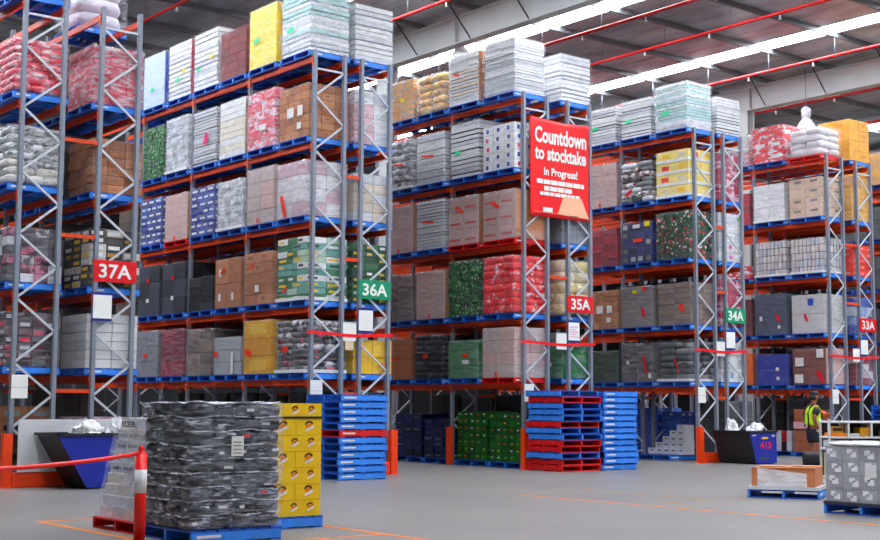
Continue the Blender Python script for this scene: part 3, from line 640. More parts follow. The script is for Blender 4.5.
 'browncrate': ('crate_load', 'brown crates with grey panels', C((5, 2, 2), [mat((132, 92, 62), .65, .1), mat((90, 74, 66), .65, .1)], print=PR([MG, W3, BLACK], (.15, .75, .3, .7), .8))),
 'shade_brown': ('carton_load', 'shade-brown filler cartons', C((4, 2, 2), [mat((48, 36, 32), .7, .1), mat((38, 30, 28), .7, .1)])),  # rear filler, its brown darkened to stand for gap shade
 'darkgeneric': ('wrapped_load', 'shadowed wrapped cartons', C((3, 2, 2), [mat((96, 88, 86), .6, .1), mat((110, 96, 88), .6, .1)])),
 'darkgrey2': ('wrapped_load', 'charcoal wrapped cartons', C((3, 2, 2), [mat((66, 68, 70), .55, .08)], film=FILML)),  # in the rear rows this tone also stands for gap shade
 'greenedge': ('wrapped_load', 'muted green wrapped cartons', C((3, 2, 2), [mat((60, 92, 74), .5, .1)], film=FILML)),
}
SHELF = {0: 'floor', 1: 'lowest shelf', 2: 'second shelf', 3: 'third shelf', 4: 'fourth shelf', 5: 'top shelf'}
POS = ['aisle end', 'second from end', 'third from end', 'fourth from end', 'fifth from end', 'sixth from end', 'seventh from end']
CYS = [.665, 2.005]
DEFSHIFT = {37: .36, 36: .42, 35: .29, 34: .36, 33: .36, 32: .36}
seedc = [0]
def put(k, row, c, lev, key, h, pal='b', shift=0.0, split=True):
    seedc[0] += 1; sd = seedc[0] * 7 + k
    rnd = random.Random(sd)
    name, desc, spec = SPECS[key]
    n, s = divmod(c, 2)
    y = RACKY[k] + n * L + CYS[s] + rnd.uniform(-.008, .008)
    xr = DEFSHIFT[k] if row == 'F' else (D + GAP[k] + D / 2 + .02)
    x = RACKX[k] + xr + shift + rnd.uniform(-.02, .02)
    z = (LV[lev - 1] + .063) if lev else 0.0
    where = '%s, %s %s row, %s' % (SHELF[lev], RN[k], 'front' if row == 'F' else 'rear', POS[c]) if lev else 'floor, %s %s row, %s' % (RN[k], 'front' if row == 'F' else 'rear', POS[c])
    if pal: rack_pallet((x, y, z), pal, '%s pallet on the %s' % ({'b': 'blue', 'r': 'red'}[pal], where)); z += PH + .002
    t = thing(name, '%s%s %s' % (desc, ' on', where), 'pallet load', (x, y + spec.get('oy', 0), z), 0, 'pallet loads in the racks')
    add_parts(spec, t, PD - .02, spec.get('dy', PW), h, sd, split and k != 32)
ROWS = {
 (36, 'F'): {5: [('teal_sheets', 1.5), ('yellow_box', 1.39), ('red_dark', 1.14), ('white_stick', 1.42), ('white_maroon', 1.4), ('white_blue', 1.38), ('navy_box', 1.3)],
             4: [('brown_lab', 1.16), ('pink_wrap', 1.3), ('cream_white', 1.34), ('grey_thin', 1.34), ('grey_mottle', 1.38), ('green_leaf', 1.34), ('navy_box', 1.2)],
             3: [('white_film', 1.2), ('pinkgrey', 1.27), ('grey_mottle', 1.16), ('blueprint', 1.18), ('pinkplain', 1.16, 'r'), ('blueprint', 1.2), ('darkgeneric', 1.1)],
             2: [('greencart', 1.36), ('brown', 1.17), ('brown_big', 1.14), ('black', .8), ('darkwrap', 1.26), ('darkwrap', 1.28), ('darkgeneric', 1.1)],  # fourth slot is empty shade, filled by an added black load
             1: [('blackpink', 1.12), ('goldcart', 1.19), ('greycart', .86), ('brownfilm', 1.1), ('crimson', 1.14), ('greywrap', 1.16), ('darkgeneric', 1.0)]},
 (36, 'R'): {5: [('white_plain', 1.26)], 4: [('whitepink', 1.2)], 3: [('beige_cart', 1.05)], 2: [('greendark', 1.3, 'b')], 1: [('yellowprint', .74)]},
 (35, 'F'): {5: [('white_stack', 1.36), ('white_brown', 1.3), ('tan_sack', 1.02), ('tan_box', 1.08)],
             4: [('whiteblue', 1.12), ('white_black', 1.42), ('white_red', 1.32), ('grey_sack', 1.34)],
             3: [('pinkgrey_o', 1.2, 'r'), ('pinkgrey_o', 1.22, 'r'), ('white_red', 1.28), ('pinkplain', 1.26)],
             2: [('red_sack', 1.4), ('green_leaf', 1.4), ('pinkplain', 1.24), ('brownfilm', 1.22)],
             1: [('pinkgrey', 1.2, 'r'), ('greenplain', .94), ('dark_bag', 1.14), ('brown_sq', 1.07)]},
 (35, 'R'): {5: [('white_plain', 1.2)], 4: [('whitepink', 1.2)], 3: [('greywrap', 1.1)], 2: [('cream_sack', 1.4)], 1: [('greenplain', .8)]},
 (34, 'F'): {5: [('teal_sheets', 1.3), ('white_black', 1.1), ('white_black', 1.08)],
             4: [('yellowtray', 1.3), ('mixed', 1.16), ('pinkgrey', 1.28)],
             3: [('greenred', 1.3), ('bluecrate', 1.15), ('crimsonbox', 1.08)],
             2: [('brownlayer', 1.15), ('browngrey', 1.14), ('brown_lab', 1.1)],
             1: [('greysack2', 1.08), ('greybrownstr', 1.08), ('greendk', .9)]},
 (34, 'R'): {5: [('white_black', 1.06)], 4: [('magenta', 1.32)], 3: [('whitelime', 1.36)], 2: [('magenta', 1.3)], 1: [('whitebox_b', 1.1)]},
 (33, 'F'): {5: [('white_cush', .88, 'r'), ('redwhite', 1.14), ('whitepink', 1.0)],
             4: [('beigelab', 1.2), ('white_cart', 1.18), ('crimsonbox', 1.0)],
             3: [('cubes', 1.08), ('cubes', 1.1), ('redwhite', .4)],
             2: [('whiteblk', 1.17), ('slate', 1.26), ('maroon', 1.15)],
             1: [('browncart3', 1.08), ('bluebox', .94), ('orange', 1.0)]},
 (33, 'R'): {5: [('yellowbox2', 1.3)], 4: [('tanwrap', 1.38)], 3: [('orangered', .96)], 2: [('bluewhite', 1.15)], 1: [('maroonwhite', 1.08)]},
 (37, 'F'): {4: [('pink_sack', 1.02)], 3: [('greycrinkle', 1.08)], 2: [('plum', 1.0)], 1: [('plumprint', .98)]},
 (37, 'R'): {4: [('pink_box', 1.14)], 3: [('brown37', 1.04)], 2: [('yellowdark', 1.1)], 1: [('white37', 1.02)]},
}
for (k, row), levs in ROWS.items():
    for lev, items in levs.items():
        for c, it in enumerate(items):
            key, h = it[0], it[1]; pal = it[2] if len(it) > 2 else 'b'
            put(k, row, c, lev, key, h, pal)
put(37, 'R', 1, 5, 'white_roll', 1.3, 'b', .2)
put(37, 'F', 0, 5, 'black', 1.2)
# second row loads added to block light, coloured dark as the gaps' shade
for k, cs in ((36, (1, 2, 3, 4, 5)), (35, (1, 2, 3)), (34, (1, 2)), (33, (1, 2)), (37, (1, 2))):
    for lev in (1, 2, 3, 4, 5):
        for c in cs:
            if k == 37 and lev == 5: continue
            put(k, 'R', c, lev, ('black', 'shade_brown', 'darkgrey2', 'shade_brown')[(lev + c) % 4], (1.2, 1.34, 1.3, 1.4, 1.1)[lev - 1], split=False)
for lev, (a, b) in {5: ('tanwrap', 'yellowbox2'), 4: ('darkgrey2', 'darkgrey2'), 3: ('darkgrey2', 'darkwrap'), 2: ('darkwrap', 'darkgrey2'), 1: ('greenedge', 'greenedge')}.items():
    put(32, 'F', 1, lev, a, 1.1); put(32, 'F', 2, lev, b, 1.15)
put(37, 'F', 1, 4, 'pink_sack', 1.02); put(37, 'F', 1, 3, 'greycrinkle', 1.05); put(37, 'F', 1, 2, 'plum', 1.0); put(37, 'F', 1, 1, 'plumprint', 1.0)
# floor positions under the racks
put(35, 'F', 0, 0, 'greenfloor', 1.16, 'b', .22); put(35, 'F', 1, 0, 'greenfloor', 1.2, 'b', .3)
put(35, 'F', 2, 0, 'darkblue', 1.0, 'b', .3); put(35, 'F', 3, 0, 'darkblue', 1.12, 'b', .35)
put(34, 'R', 1, 0, 'bluefloor', 1.2, 'b', .4); put(34, 'R', 2, 0, 'bluefloor', 1.3, 'b', .4)
put(33, 'F', 0, 0, 'brownfloor', 1.28, 'b'); put(33, 'F', 1, 0, 'redbottle', .62, 'b', .1)
put(37, 'F', 0, 0, 'browncrate', 1.3, 'b'); put(37, 'R', 0, 0, 'pinkwhite', 1.1, 'b')
put(37, 'F', 1, 0, 'browncrate', 1.2, 'b')
for k, cs in ((36, (0, 1, 2, 3, 4, 5)), (35, (1, 2, 3)), (33, (1, 2)), (37, (1,))):  # unseen dark loads added to darken the view under the lowest beams
    for c in cs: put(k, 'R', c, 0, ('black', 'darkgrey2', 'shade_brown')[(c + k) % 3], 1.62, 'b', split=False)
put(34, 'R', 0, 0, 'darkgrey2', 1.5, 'b', .3, split=False)  # added dark load, blocks the bright view behind the crate pile
for c in (1, 2, 3): put(34, 'F', c, 0, 'black', 1.3, 'b') if c == 3 else None  # added near-black load to darken the last slot

# ---------------------------------------------------------------- signs, sheets, tape and banner on the rack ends
SG = 'aisle number signs on the rack ends'
for k, m, cname in ((37, SIGNRED, 'red'), (36, SIGNGREEN, 'green'), (35, SIGNRED, 'red'), (34, SIGNGREEN, 'green'), (33, SIGNRED, 'red')):
    a3 = RACKX[k] + D + GAP[k]; y = RACKY[k] - .048
    t = thing('aisle_sign', '%s sign reading %dA in white on the rack end' % (cname, k), 'sign', (a3 - .06, y, 3.77), 0, SG)
    mb = MB(); mb.box(0, .87, -.014, 0, 0, .415, m); pl = bevel(mb.build('plate', t), .004)
    link('lettering', text_mesh('%dA' % k, .27, .66, PAPER, .022, .005), pl, (.105, -.0145, .072))
    # document holder under the sign
    t = thing('document_holder', 'white document sheet in blue holder under the %dA sign' % k, 'notice', (a3 - .06, y, 3.03), 0, 'document sheets on the rack ends')
    mb = MB(); mb.box(0, .39, -.012, 0, 0, .54, NAVY); mb.build('holder', t)
    mb = MB(); mb.box(.01, .38, -.02, -.012, .05, .49, PAPER)
    if k == 35:
        for i in range(5): mb.box(.05, .33 - .05 * (i % 2), -.0215, -.02, .12 + .06 * i, .15 + .06 * i, mat((230, 190, 200), .6, .1))
    mb.build('sheet', t)
    if k != 37:
        t = thing('notice_sheet', 'small white notice on the inner post, left of the %dA document holder' % k, 'notice', (a3 - .45, y, 2.85), 0, 'document sheets on the rack ends')
        mb = MB(); mb.box(.0, .34, -.012, 0, 0, .4, PAPER); mb.box(.0, .34, -.014, -.012, .37, .4, mat((210, 210, 214))); mb.build('sheet', t)
        if k == 36:
            mb = MB(); mb.box(.05, .27, -.016, -.012, -.2, .0, mat((226, 206, 180), .6, .05)); mb.build('card', t)
    t = thing('notice_sheet', 'white notice at eye height on the front post of rack %dA' % k, 'notice', (RACKX[k] - .03, y, 1.58), 0, 'white notices on the front posts')
    mb = MB(); mb.box(0, .3, -.012, 0, 0, .42, PAPER); mb.box(0, .3, -.014, -.012, .19, .2, mat((196, 196, 198))); mb.build('sheet', t)
for k in (36, 35, 34, 33):
    y = RACKY[k] - .072; x0 = RACKX[k] - .15; x1 = RACKX[k] + 2 * D + GAP[k] + .1
    mb = MB(); vs = []; N = 14
    for i in range(N + 1):
        s = i / N; x = x0 + (x1 - x0) * s; z = 3.0 - .03 * math.sin(s * PI) + .01 * math.sin(s * 9)
        for yy, dz in ((-.003, -.032), (-.003, .032), (.003, .032), (.003, -.032)): vs.append((x, y + yy, z + dz))
    fs = [(a * 4 + q, a * 4 + (q + 1) % 4, a * 4 + 4 + (q + 1) % 4, a * 4 + 4 + q) for a in range(N) for q in range(4)] + [(0, 1, 2, 3), (N * 4 + 3, N * 4 + 2, N * 4 + 1, N * 4)]
    mb.add(vs, fs, RED); o = mb.build('barrier_tape'); tag(o, 'red tape stretched across the end frames of rack %dA' % k, 'tape', 'red tapes across the rack ends')
# banner
bx, bw, bz, bh = 6.15, 1.98, 6.05, 2.44; by = RACKY[35] - .058
t = thing('hanging_banner', 'large red stocktake banner with white lettering hung on rack 35A', 'banner', (bx, by, bz))
mb = MB(); nx, nz = 24, 24; vs = []
for s in (0, 1):
    for j in range(nz + 1):
        for i in range(nx + 1):
            u, v = i / nx, j / nz
            sag = .05 * math.sin(u * PI) * max(0, (v - .9) / .1)
            wv = .008 * math.sin(u * 7 + v * 3) + (.02 * math.sin(u * 11 + 1) * max(0, v - .86) / .14)
            vs.append((u * bw, -.014 + wv * .6 - (0 if s else .004), v * bh - sag))
n1 = (nx + 1) * (nz + 1); fs = []
for j in range(nz):
    for i in range(nx):
        a = j * (nx + 1) + i
        fs.append((a, a + 1, a + nx + 2, a + nx + 1)); fs.append((n1 + a, n1 + a + nx + 1, n1 + a + nx + 2, n1 + a + 1))
for i in range(nx): fs.append((i, n1 + i, n1 + i + 1, i + 1)); a = nz * (nx + 1) + i; fs.append((a, a + 1, n1 + a + 1, n1 + a))
for j in range(nz): a = j * (nx + 1); fs.append((a, a + nx + 1, n1 + a + nx + 1, n1 + a)); a += nx; fs.append((a, n1 + a, n1 + a + nx + 1, a + nx + 1))
mb.add(vs, fs, RED, True); cloth = mb.build('cloth', t)
def btxt(s, u0, u1, v0, v1, bold):
    link('lettering', text_mesh(s, (v1 - v0) * bh, (u1 - u0) * bw, PAPER, bold, .004), cloth, (u0 * bw, -.034, bh * (1 - v1)))
btxt('Countdown', .065, .95, .095, .26, .03); btxt('to stocktake', .065, .945, .285, .43, .03); btxt('In Progress!', .22, .79, .50, .605, .025)
mb = MB(); PEACH = mat((244, 196, 166), .6, .04)
def bq(u0, u1, v0, v1, m, d=.004): mb.box(u0 * bw, u1 * bw, -.034 - d, -.034, bh * (1 - v1), bh * (1 - v0), m)
rr = random.Random(5)
for (u0, u1, v0, v1) in ((.10, .93, .625, .67), (.22, .72, .69, .735), (.15, .86, .75, .785)):
    u = u0
    while u < u1 - .03:
        ww = rr.uniform(.05, .13); bq(u, min(u1, u + ww), v0, v1, PAPER); u += ww + .012
mb.build('small_print', cloth)
mb = MB(); bq(.2, .36, .905, .95, PAPER); bq(.06, .46, .955, .96, PEACH)
z0, z1 = bh * .025, bh * .225
mb.add([(x * bw, -.034, z) for x, z in ((.45, z0 + .04), (.985, z0), (.86, z1), (.545, z1))] + [(x * bw, -.04, z) for x, z in ((.45, z0 + .04), (.985, z0), (.86, z1), (.545, z1))],
       [(0, 1, 2, 3), (7, 6, 5, 4), (0, 4, 5, 1), (1, 5, 6, 2), (2, 6, 7, 3), (3, 7, 4, 0)], PEACH)
bq(.66, .8, .96, .972, mat((150, 90, 70)), .008)
mb.build('picture', cloth)

# ---------------------------------------------------------------- things on the floor
G = 'pallets in the empty stacks'
def pallet_stack(cx, cy, seq, rot, label, sc, dz=.1435, jit=.025, seed=1):
    rnd = random.Random(seed); n = len(seq)
    for i, c in enumerate(seq):
        ords = ['bottom', 'second from bottom', 'third from bottom', 'fourth from bottom', 'fifth from bottom', 'sixth from bottom', 'seventh from bottom']
        tops = ['top', 'second from top', 'third from top', 'fourth from top', 'fifth from top', 'sixth from top']
        w_ = ords[i] if i < 7 else tops[n - 1 - i]
        r = rot if not isinstance(rot, (list, tuple)) else rot[i]
        floor_pallet((cx + rnd.uniform(-jit, jit), cy + rnd.uniform(-jit, jit), i * PH + i * .0015), c, '%s pallet, %s of %s' % ({'b': 'blue', 'r': 'red'}[c], w_, label), r + rnd.uniform(-.015, .015), G, sc)
pallet_stack(.28, -.93, 'bbbbbbrbbbbb', 0, 'the stack before rack 36A', 1.08, seed=3)
pallet_stack(6.41, -.96, 'rrbrrbbrbbbrb', PI / 2, 'the mixed stack before rack 35A', 1.08, jit=.04, seed=5)
pallet_stack(7.66, -.96, 'bbbbbbbbbbbbb', 0, 'the all-blue stack beside rack 35A', 1.06, seed=8)
pallet_stack(20.1, -1.1, 'bbbbbbbbbbb', 0, 'the stack before rack 33A', 1.06, seed=9)

# dark wrapped stack in the foreground
def fg_pallet(cx, cy, c, label): return floor_pallet((cx, cy, 0), c, label, 0, 'loaded pallets on the floor', 1.06)
fg_pallet(-7.72, -9.82, 'b', 'blue pallet under the black wrapped stack in the foreground')
t = thing('wrapped_load', 'tall black wrapped stack in the foreground, behind the red bollard', 'pallet load', (-7.72, -9.82, PH + .014))
rnd = random.Random(4); nlay = 9; hh = 1.375 / nlay
wx, wy = 1.12, 1.12
b1, b2, b3 = mottle((10, 10, 13), (176, 180, 196), 6, (1, 1, 4.5), .5, .64, .22), mottle((20, 22, 28), (220, 224, 234), 5, (1, 1, 5), .51, .64, .22), mottle((8, 8, 12), (110, 114, 128), 7, (1, 1, 4), .52, .66, .22)  # pale streaks paint the wrap's highlights into the dark tray colour
wave = mottle((40, 42, 50), (236, 239, 248), 7, (1, 1, 4), .42, .56, .2)  # pale film edge, with highlights painted brighter
for l in range(nlay):
    z0 = l * hh
    mb = MB()
    for j in range(4):
        for i in range(4):
            if 0 < i < 3 and 0 < j < 3: continue
            c = (-wx / 2 + wx * (i + .5) / 4 + rnd.uniform(-.012, .012), -wy / 2 + wy * (j + .5) / 4 + rnd.uniform(-.012, .012), z0 + hh * .42)
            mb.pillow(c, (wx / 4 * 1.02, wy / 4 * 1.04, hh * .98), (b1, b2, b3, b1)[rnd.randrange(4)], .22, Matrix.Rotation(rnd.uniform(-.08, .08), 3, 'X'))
            if rnd.random() < .5 and j == 0: mb.cbox((c[0] + rnd.uniform(-.08, .08), -wy / 2 - .008, z0 + hh * rnd.uniform(.25, .55)), (rnd.uniform(.05, .11), .012, .03), (W1, W2, RDB, W3)[rnd.randrange(4)])
            if rnd.random() < .4 and i == 0: mb.cbox((-wx / 2 - .008, c[1] + rnd.uniform(-.08, .08), z0 + hh * rnd.uniform(.25, .55)), (.012, rnd.uniform(.04, .09), .025), (W3, W2, MG)[rnd.randrange(3)])
    mb.build('tray_layer', t)
    if l < nlay:
        mb = MB(); n = 22; vs = []; per = []
        for e in range(4):
            for q in range(n):
                s = -1 + 2 * q / n
                per.append(((s, -1), (1, s), (-s, 1), (-1, -s))[e])
        for lay in range(3):
            for (px, py) in per:
                w_ = mnoise.noise(Vector((px * 2.3 + l * 5, py * 2.3, l * 3.1)))
                w2 = mnoise.noise(Vector((px * 5 + l * 2, py * 5, 7 + lay * 2)))
                zz = z0 + hh * .93 + w_ * .034 + (lay - 1) * (.006 + .007 * w2)
                k_ = 1 + .008 * (1 if lay == 1 else 0) + .012 * w2
                vs.append((px * wx / 2 * k_, py * wy / 2 * k_, zz))
        m_ = len(per)
        fs = [(a * m_ + q, a * m_ + (q + 1) % m_, (a + 1) * m_ + (q + 1) % m_, (a + 1) * m_ + q) for a in range(2) for q in range(m_)] + [tuple(range(m_))[::-1], tuple(range(2 * m_, 3 * m_))]
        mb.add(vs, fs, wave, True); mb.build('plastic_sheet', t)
shell_film(wx + .03, wy + .03, 1.37, film(.03, .3, (225, 228, 236), (2.5, 2.5, 14)), 33, False, .015).build('stretch_wrap', t)
mb = MB(); mb.box(-.09, .06, -wy / 2 - .052, -wy / 2 - .046, .78, 1.0, LABELW)
for i in range(4): mb.box(-.07, .04, -wy / 2 - .0535, -wy / 2 - .052, .81 + .04 * i, .82 + .04 * i, MG)
mb.build('paper_label', t)

# yellow carton stack
fg_pallet(-6.53, -8.87, 'b', 'blue pallet under the yellow carton stack in the foreground')
t = thing('carton_load', 'yellow printed carton stack beside the black wrapped stack', 'pallet load', (-6.53, -8.87, PH + .002))
YC = mat((247, 206, 26), .5, .05); YD = mat((206, 150, 20), .55, .05); OR = mat((236, 140, 30), .5, .06); DK = mat((70, 30, 34), .5, .05)
nl = 7; H = 1.38; h1 = H / nl; wd = 1.13
for l in range(nl):
    ny = 2 if l % 2 == 0 else 3
    for j in range(ny):
        for i in range(ny):
            if ny == 3 and i == 1 and j == 1: continue
            mb = MB(); sx = wd / ny
            x0, y0, z0 = -wd / 2 + sx * i + .003, -wd / 2 + sx * j + .003, h1 * l
            x1, y1, z1 = x0 + sx - .006, y0 + sx - .006, z0 + h1 - .004
            mb.box(x0, x1, y0, y1, z0, z1, YC)
            if j == 0 or i == 0:
                for face in (['y'] if j == 0 else []) + (['x'] if i == 0 else []):
                    for rep in range(2 if ny == 2 else 1):
                        u = (.3 if ny == 2 else .5) + (.42 * rep); r_ = .052; big = (ny == 3)
                        cu_ = (x0 + sx * u) if face == 'y' else (y0 + sx * (1 - u)); cz_ = z0 + h1 * .52; R_ = .062 if big else .05
                        def P(a, b, d): return (cu_ + a, y0 - d, cz_ + b) if face == 'y' else (x0 - d, cu_ - a, cz_ + b)
                        N = 18
                        mb.add([P(R_ * .8 * math.cos(2 * PI * q / N), R_ * .55 * math.sin(2 * PI * q / N), .0015) for q in range(N)], [tuple(range(N))], OR)
                        arc = [P(R_ * rr_ * math.cos(a), R_ * rr_ * math.sin(a) + .005, .0025) for rr_ in (.72, 1.1) for a in [PI * (.15 + .75 * q / 9) for q in range(10)]]
                        mb.add(arc, [(q, q + 1, q + 11, q + 10) for q in range(9)], DK)
                        mb.add([P(a, b, .003) for a, b in ((-R_ * .9, -R_ * 1.05), (-R_ * .75, -R_ * .45), (R_ * 1.2, R_ * .35), (R_ * 1.15, -R_ * .2))], [(0, 1, 2, 3)], LABELW)
                        mb.add([P(a, b, .0035) for a, b in ((R_ * .3, h1 * .36), (R_ * .3, h1 * .32), (R_ * .9, h1 * .32), (R_ * .9, h1 * .36))], [(0, 1, 2, 3)], YD)
            mb.build('carton', t)
mb = MB(); M = Matrix.Rotation(.035, 4, 'Y'); mb.box(-wd / 2 - .006, wd / 2 + .006, -wd / 2 - .008, -wd / 2 - .0045, 1.19, 1.215, BLACK, None); mb.box(-wd / 2 - .008, -wd / 2 - .0045, -wd / 2 - .006, wd / 2, 1.19, 1.215, BLACK); mb.build('strap', t)

# grey wrapped leaning stack
fg_pallet(-7.73, -8.56, 'r', 'red-brown pallet under the leaning clear-wrapped stack by the bollard')
t = thing('wrapped_load', 'leaning grey stack in clear wrap beside the red and white bollard', 'pallet load', (-7.73, -8.56, PH + .002))
rnd = random.Random(9); gl = [mat((232, 232, 240), .5, .05), mat((242, 240, 242), .5, .05), mat((216, 218, 228), .5, .06), mat((238, 230, 222), .5, .05)]
z = 0; sh = 0
for l in range(9):
    mb = MB(); h_ = 1.19 / 9; k_ = 1 - .025 * l; s_ = .012 * l
    for j in range(3):
        for i in range(2):
            x0 = -.52 * k_ + s_ + 1.04 * k_ * i / 2; y0 = -.52 * k_ + 1.04 * k_ * j / 3
            mb.box(x0 + .002, x0 + 1.04 * k_ / 2 - .002, y0 + .002, y0 + 1.04 * k_ / 3 - .002, z + .001, z + h_ - .003, gl[rnd.randrange(4)])
            if i == 0 and l in (4, 5, 6, 7):
                for q in range(6): mb.box(x0 - .002, x0 + .002, y0 + .03 + .04 * q, y0 + .03 + .04 * q + rnd.uniform(.012, .028), z + .04, z + .04 + rnd.uniform(.02, .045), (DG, MG, BLU)[rnd.randrange(3)])
    mb.build('carton_layer', t); z += h_
# tapering wrap
base = shell_film(1.08, 1.08, 1.19, film(.06, .36, (240, 241, 247), (2.2, 2.2, 8)), 12, False, .03)
base.v = [(x * (1 - .19 * zz / 1.19) + .1 * zz / 1.19, y * (1 - .19 * zz / 1.19), zz) for x, y, zz in base.v]
base.build('stretch_wrap', t)
me = text_mesh('ICEB', .07, .36, DG, .02, .003)
o = link('lettering', me, t, (-.372, .28, 1.08)); o.rotation_euler = (0, 0, -PI / 2)

# bollard and ribbon
BOLR = mat((255, 34, 14), .35, .03)
BLX, BLY = -8.845, -10.34
def bollard(x, y, label):
    t = thing('bollard', label, 'bollard', (x, y, 0), 0, 'red and white bollards')
    mb = MB(); mb.tube([(0, 0, 0), (0, 0, .02), (0, 0, .045)], [.17, .17, .1], BLACK, 20); mb.build('base', t)
    mb = MB(); mb.tube([(0, 0, .045), (0, 0, .98)], .062, BOLR, 20); mb.build('post', t)
    mb = MB(); mb.tube([(0, 0, .57), (0, 0, .815)], .064, WHITE, 20); mb.build('band', t)
    mb = MB(); mb.tube([(0, 0, .98), (0, 0, .992), (0, 0, 1.0), (0, 0, 1.02), (0, 0, 1.05), (0, 0, 1.07)], [.062, .055, .03, .034, .03, .01], BOLR, 16); mb.build('cap', t)
bollard(BLX, BLY, 'red and white bollard in front of the black wrapped stack')
bollard(-11.6, -12.1, 'red and white bollard holding the ribbon at the far left')
mb = MB(); vs = []; N = 24; A = Vector((BLX, BLY, .985)); Bp = Vector((-11.6, -12.1, .945)); d = (Bp - A).normalized(); A += d * .064; Bp -= d * .064; nrm = Vector((d.y, -d.x, 0))
for i in range(N + 1):
    s = i / N; p = A.lerp(Bp, s); p.z -= .11 * 4 * s * (1 - s) * .35
    for a, b in ((-.002, -.021), (.002, -.021), (.002, .021), (-.002, .021)): vs.append(p + nrm * (a + .066 * (1 - 2 * s) * 0) + Vector((0, 0, b)))
fs = [(a * 4 + q, a * 4 + (q + 1) % 4, a * 4 + 4 + (q + 1) % 4, a * 4 + 4 + q) for a in range(N) for q in range(4)] + [(0, 1, 2, 3), (N * 4 + 3, N * 4 + 2, N * 4 + 1, N * 4)]
mb.add(vs, fs, BOLR, True); o = mb.build('barrier_ribbon'); tag(o, 'red ribbon stretched from the red and white bollard to the left', 'tape')

# white board on the guard of rack 37A
mb = MB(); mb.box(0, 2.13, -.015, .015, 0, .93, mat((214, 214, 216), .5, .03)); o = mb.build('board', None, (-6.28, -.215, .272)); o.name = 'white_board'; bevel(o, .006)
tag(o, 'white board standing on the orange guard under rack 37A', 'board')

# waste skips
def skip(x0b, x0t, x1, y0, y1, h, label, digits):
    t = thing('waste_skip', label, 'skip', (0, 0, 0), 0, 'waste skips at the rack ends')
    bl = mat((40, 54, 146), .35, .08); gy = mat((34, 34, 37), .5, .12)
    z0 = .03; tk = .03
    def ring(xl, xr, ya, yb, z): return [(xl, ya, z), (xr, ya, z), (xr, yb, z), (xl, yb, z)]
    mb = MB()
    vs = ring(x0b, x1, y0, y1, z0) + ring(x0t, x1, y0, y1, h) + ring(x0t + tk, x1 - tk, y0 + tk, y1 - tk, h) + ring(x0b + tk, x1 - tk, y0 + tk, y1 - tk, z0 + .12)
    mb.add(vs, [(0, 1, 5, 4), (1, 2, 6, 5), (2, 3, 7, 6)], bl); mb.add(vs, [(3, 0, 4, 7), (0, 3, 2, 1), (12, 13, 14, 15)] + [(4 + q, 4 + (q + 1) % 4, 8 + (q + 1) % 4, 8 + q) for q in range(4)] + [(8 + q, 8 + (q + 1) % 4, 12 + (q + 1) % 4, 12 + q) for q in range(4)], gy)
    sb = mb.build('body', t)
    mb = MB()
    for a, b in (((x0t - .03, y0 - .03), (x0t + .03, y1 + .03)), ((x1 - .03, y0 - .03), (x1 + .03, y1 + .03)), ((x0t, y0 - .03), (x1, y0 + .03)), ((x0t, y1 - .03), (x1, y1 + .03))):
        mb.box(a[0], b[0], a[1], b[1], h - .025, h + .025, gy)
    mb.build('rim', sb)
    mb = MB(); mb.box(x0b + .05, x1 - .05, y0 + .05, y1 - .05, 0, z0, BLACK); mb.build('base', t)
    mb = MB(); mb.box(max(x0b, x0t) + .06, x1 - .06, y0 + .06, y1 - .06, .2, h - .09, BLACK); mb.build('rubbish_fill', t)
    if digits:
        link('lettering', text_mesh(digits, .17, .46, mat((240, 20, 60), .4, .03), .02, .003), sb, (x0b + .17, y0 - .001, .4))
        mb = MB(); mb.box(x0b + .24, x0b + .5, y0 - .003, y0, .65, .7, YEL); mb.box(x0b + .14, x0b + .5, y0 - .003, y0, .12, .17, mat((70, 90, 60), .5, .1)); mb.box(x0t + .12, x0t + .26, y0 - .003, y0, h - .11, h - .08, LABELW); mb.box(x1 - .2, x1 - .08, y0 - .003, y0, h - .13, h - .09, LABELW); mb.build('sticker', sb)
    return t
skip(-5.42, -5.98, -4.3, -1.25, -.3, .95, 'dark grey and blue waste skip stuffed with paper under rack 37A', None)
skip(12.78, 12.52, 13.64, -1.5, -.3, .84, 'dark grey and blue waste skip with red digits before rack 34A', '413')
def crumple(loc, s, m, label, name, seed, z0):
    bm = bmesh.new(); bmesh.ops.create_icosphere(bm, subdivisions=4, radius=1)
    for v in bm.verts:
        p = v.co.copy(); n_ = mnoise.noise(p * 1.7 + Vector((seed, 0, 0))) * .35 + abs(mnoise.noise(p * 4.3 + Vector((0, seed, 0)))) * .3
        v.co = p * (1 + n_ - .15); v.co = Vector((v.co.x * s[0], v.co.y * s[1], max(v.co.z * s[2], z0)))
    me = bpy.data.meshes.new(name); bm.to_mesh(me); bm.free(); me.materials.append(m)
    for p in me.polygons: p.use_smooth = False
    o = link(name, me, None, loc); return tag(o, label, 'rubbish')
BAG = mat((240, 240, 242), .35, .04); PRN = mottle((60, 60, 62), (244, 244, 242), 9, (1, 1, 1), .3, .36)
crumple((-5.25, -.78, .93), (.34, .3, .27), PRN, 'crumpled printed paper heaped in the skip under rack 37A', 'crumpled_paper', 3, -.06)
crumple((-4.64, -.74, .93), (.2, .28, .3), BAG, 'white plastic spilling from the skip, right of the crumpled paper', 'plastic_bag', 8, -.06)
crumple((12.96, -.58, .82), (.16, .2, .36), BAG, 'white plastic bag bulging at the left of the 34A skip', 'plastic_bag', 5, -.06)
crumple((13.27, -1.1, .82), (.26, .28, .24), BAG, 'white plastic bag lying over the right of the 34A skip', 'plastic_bag', 12, -.06)

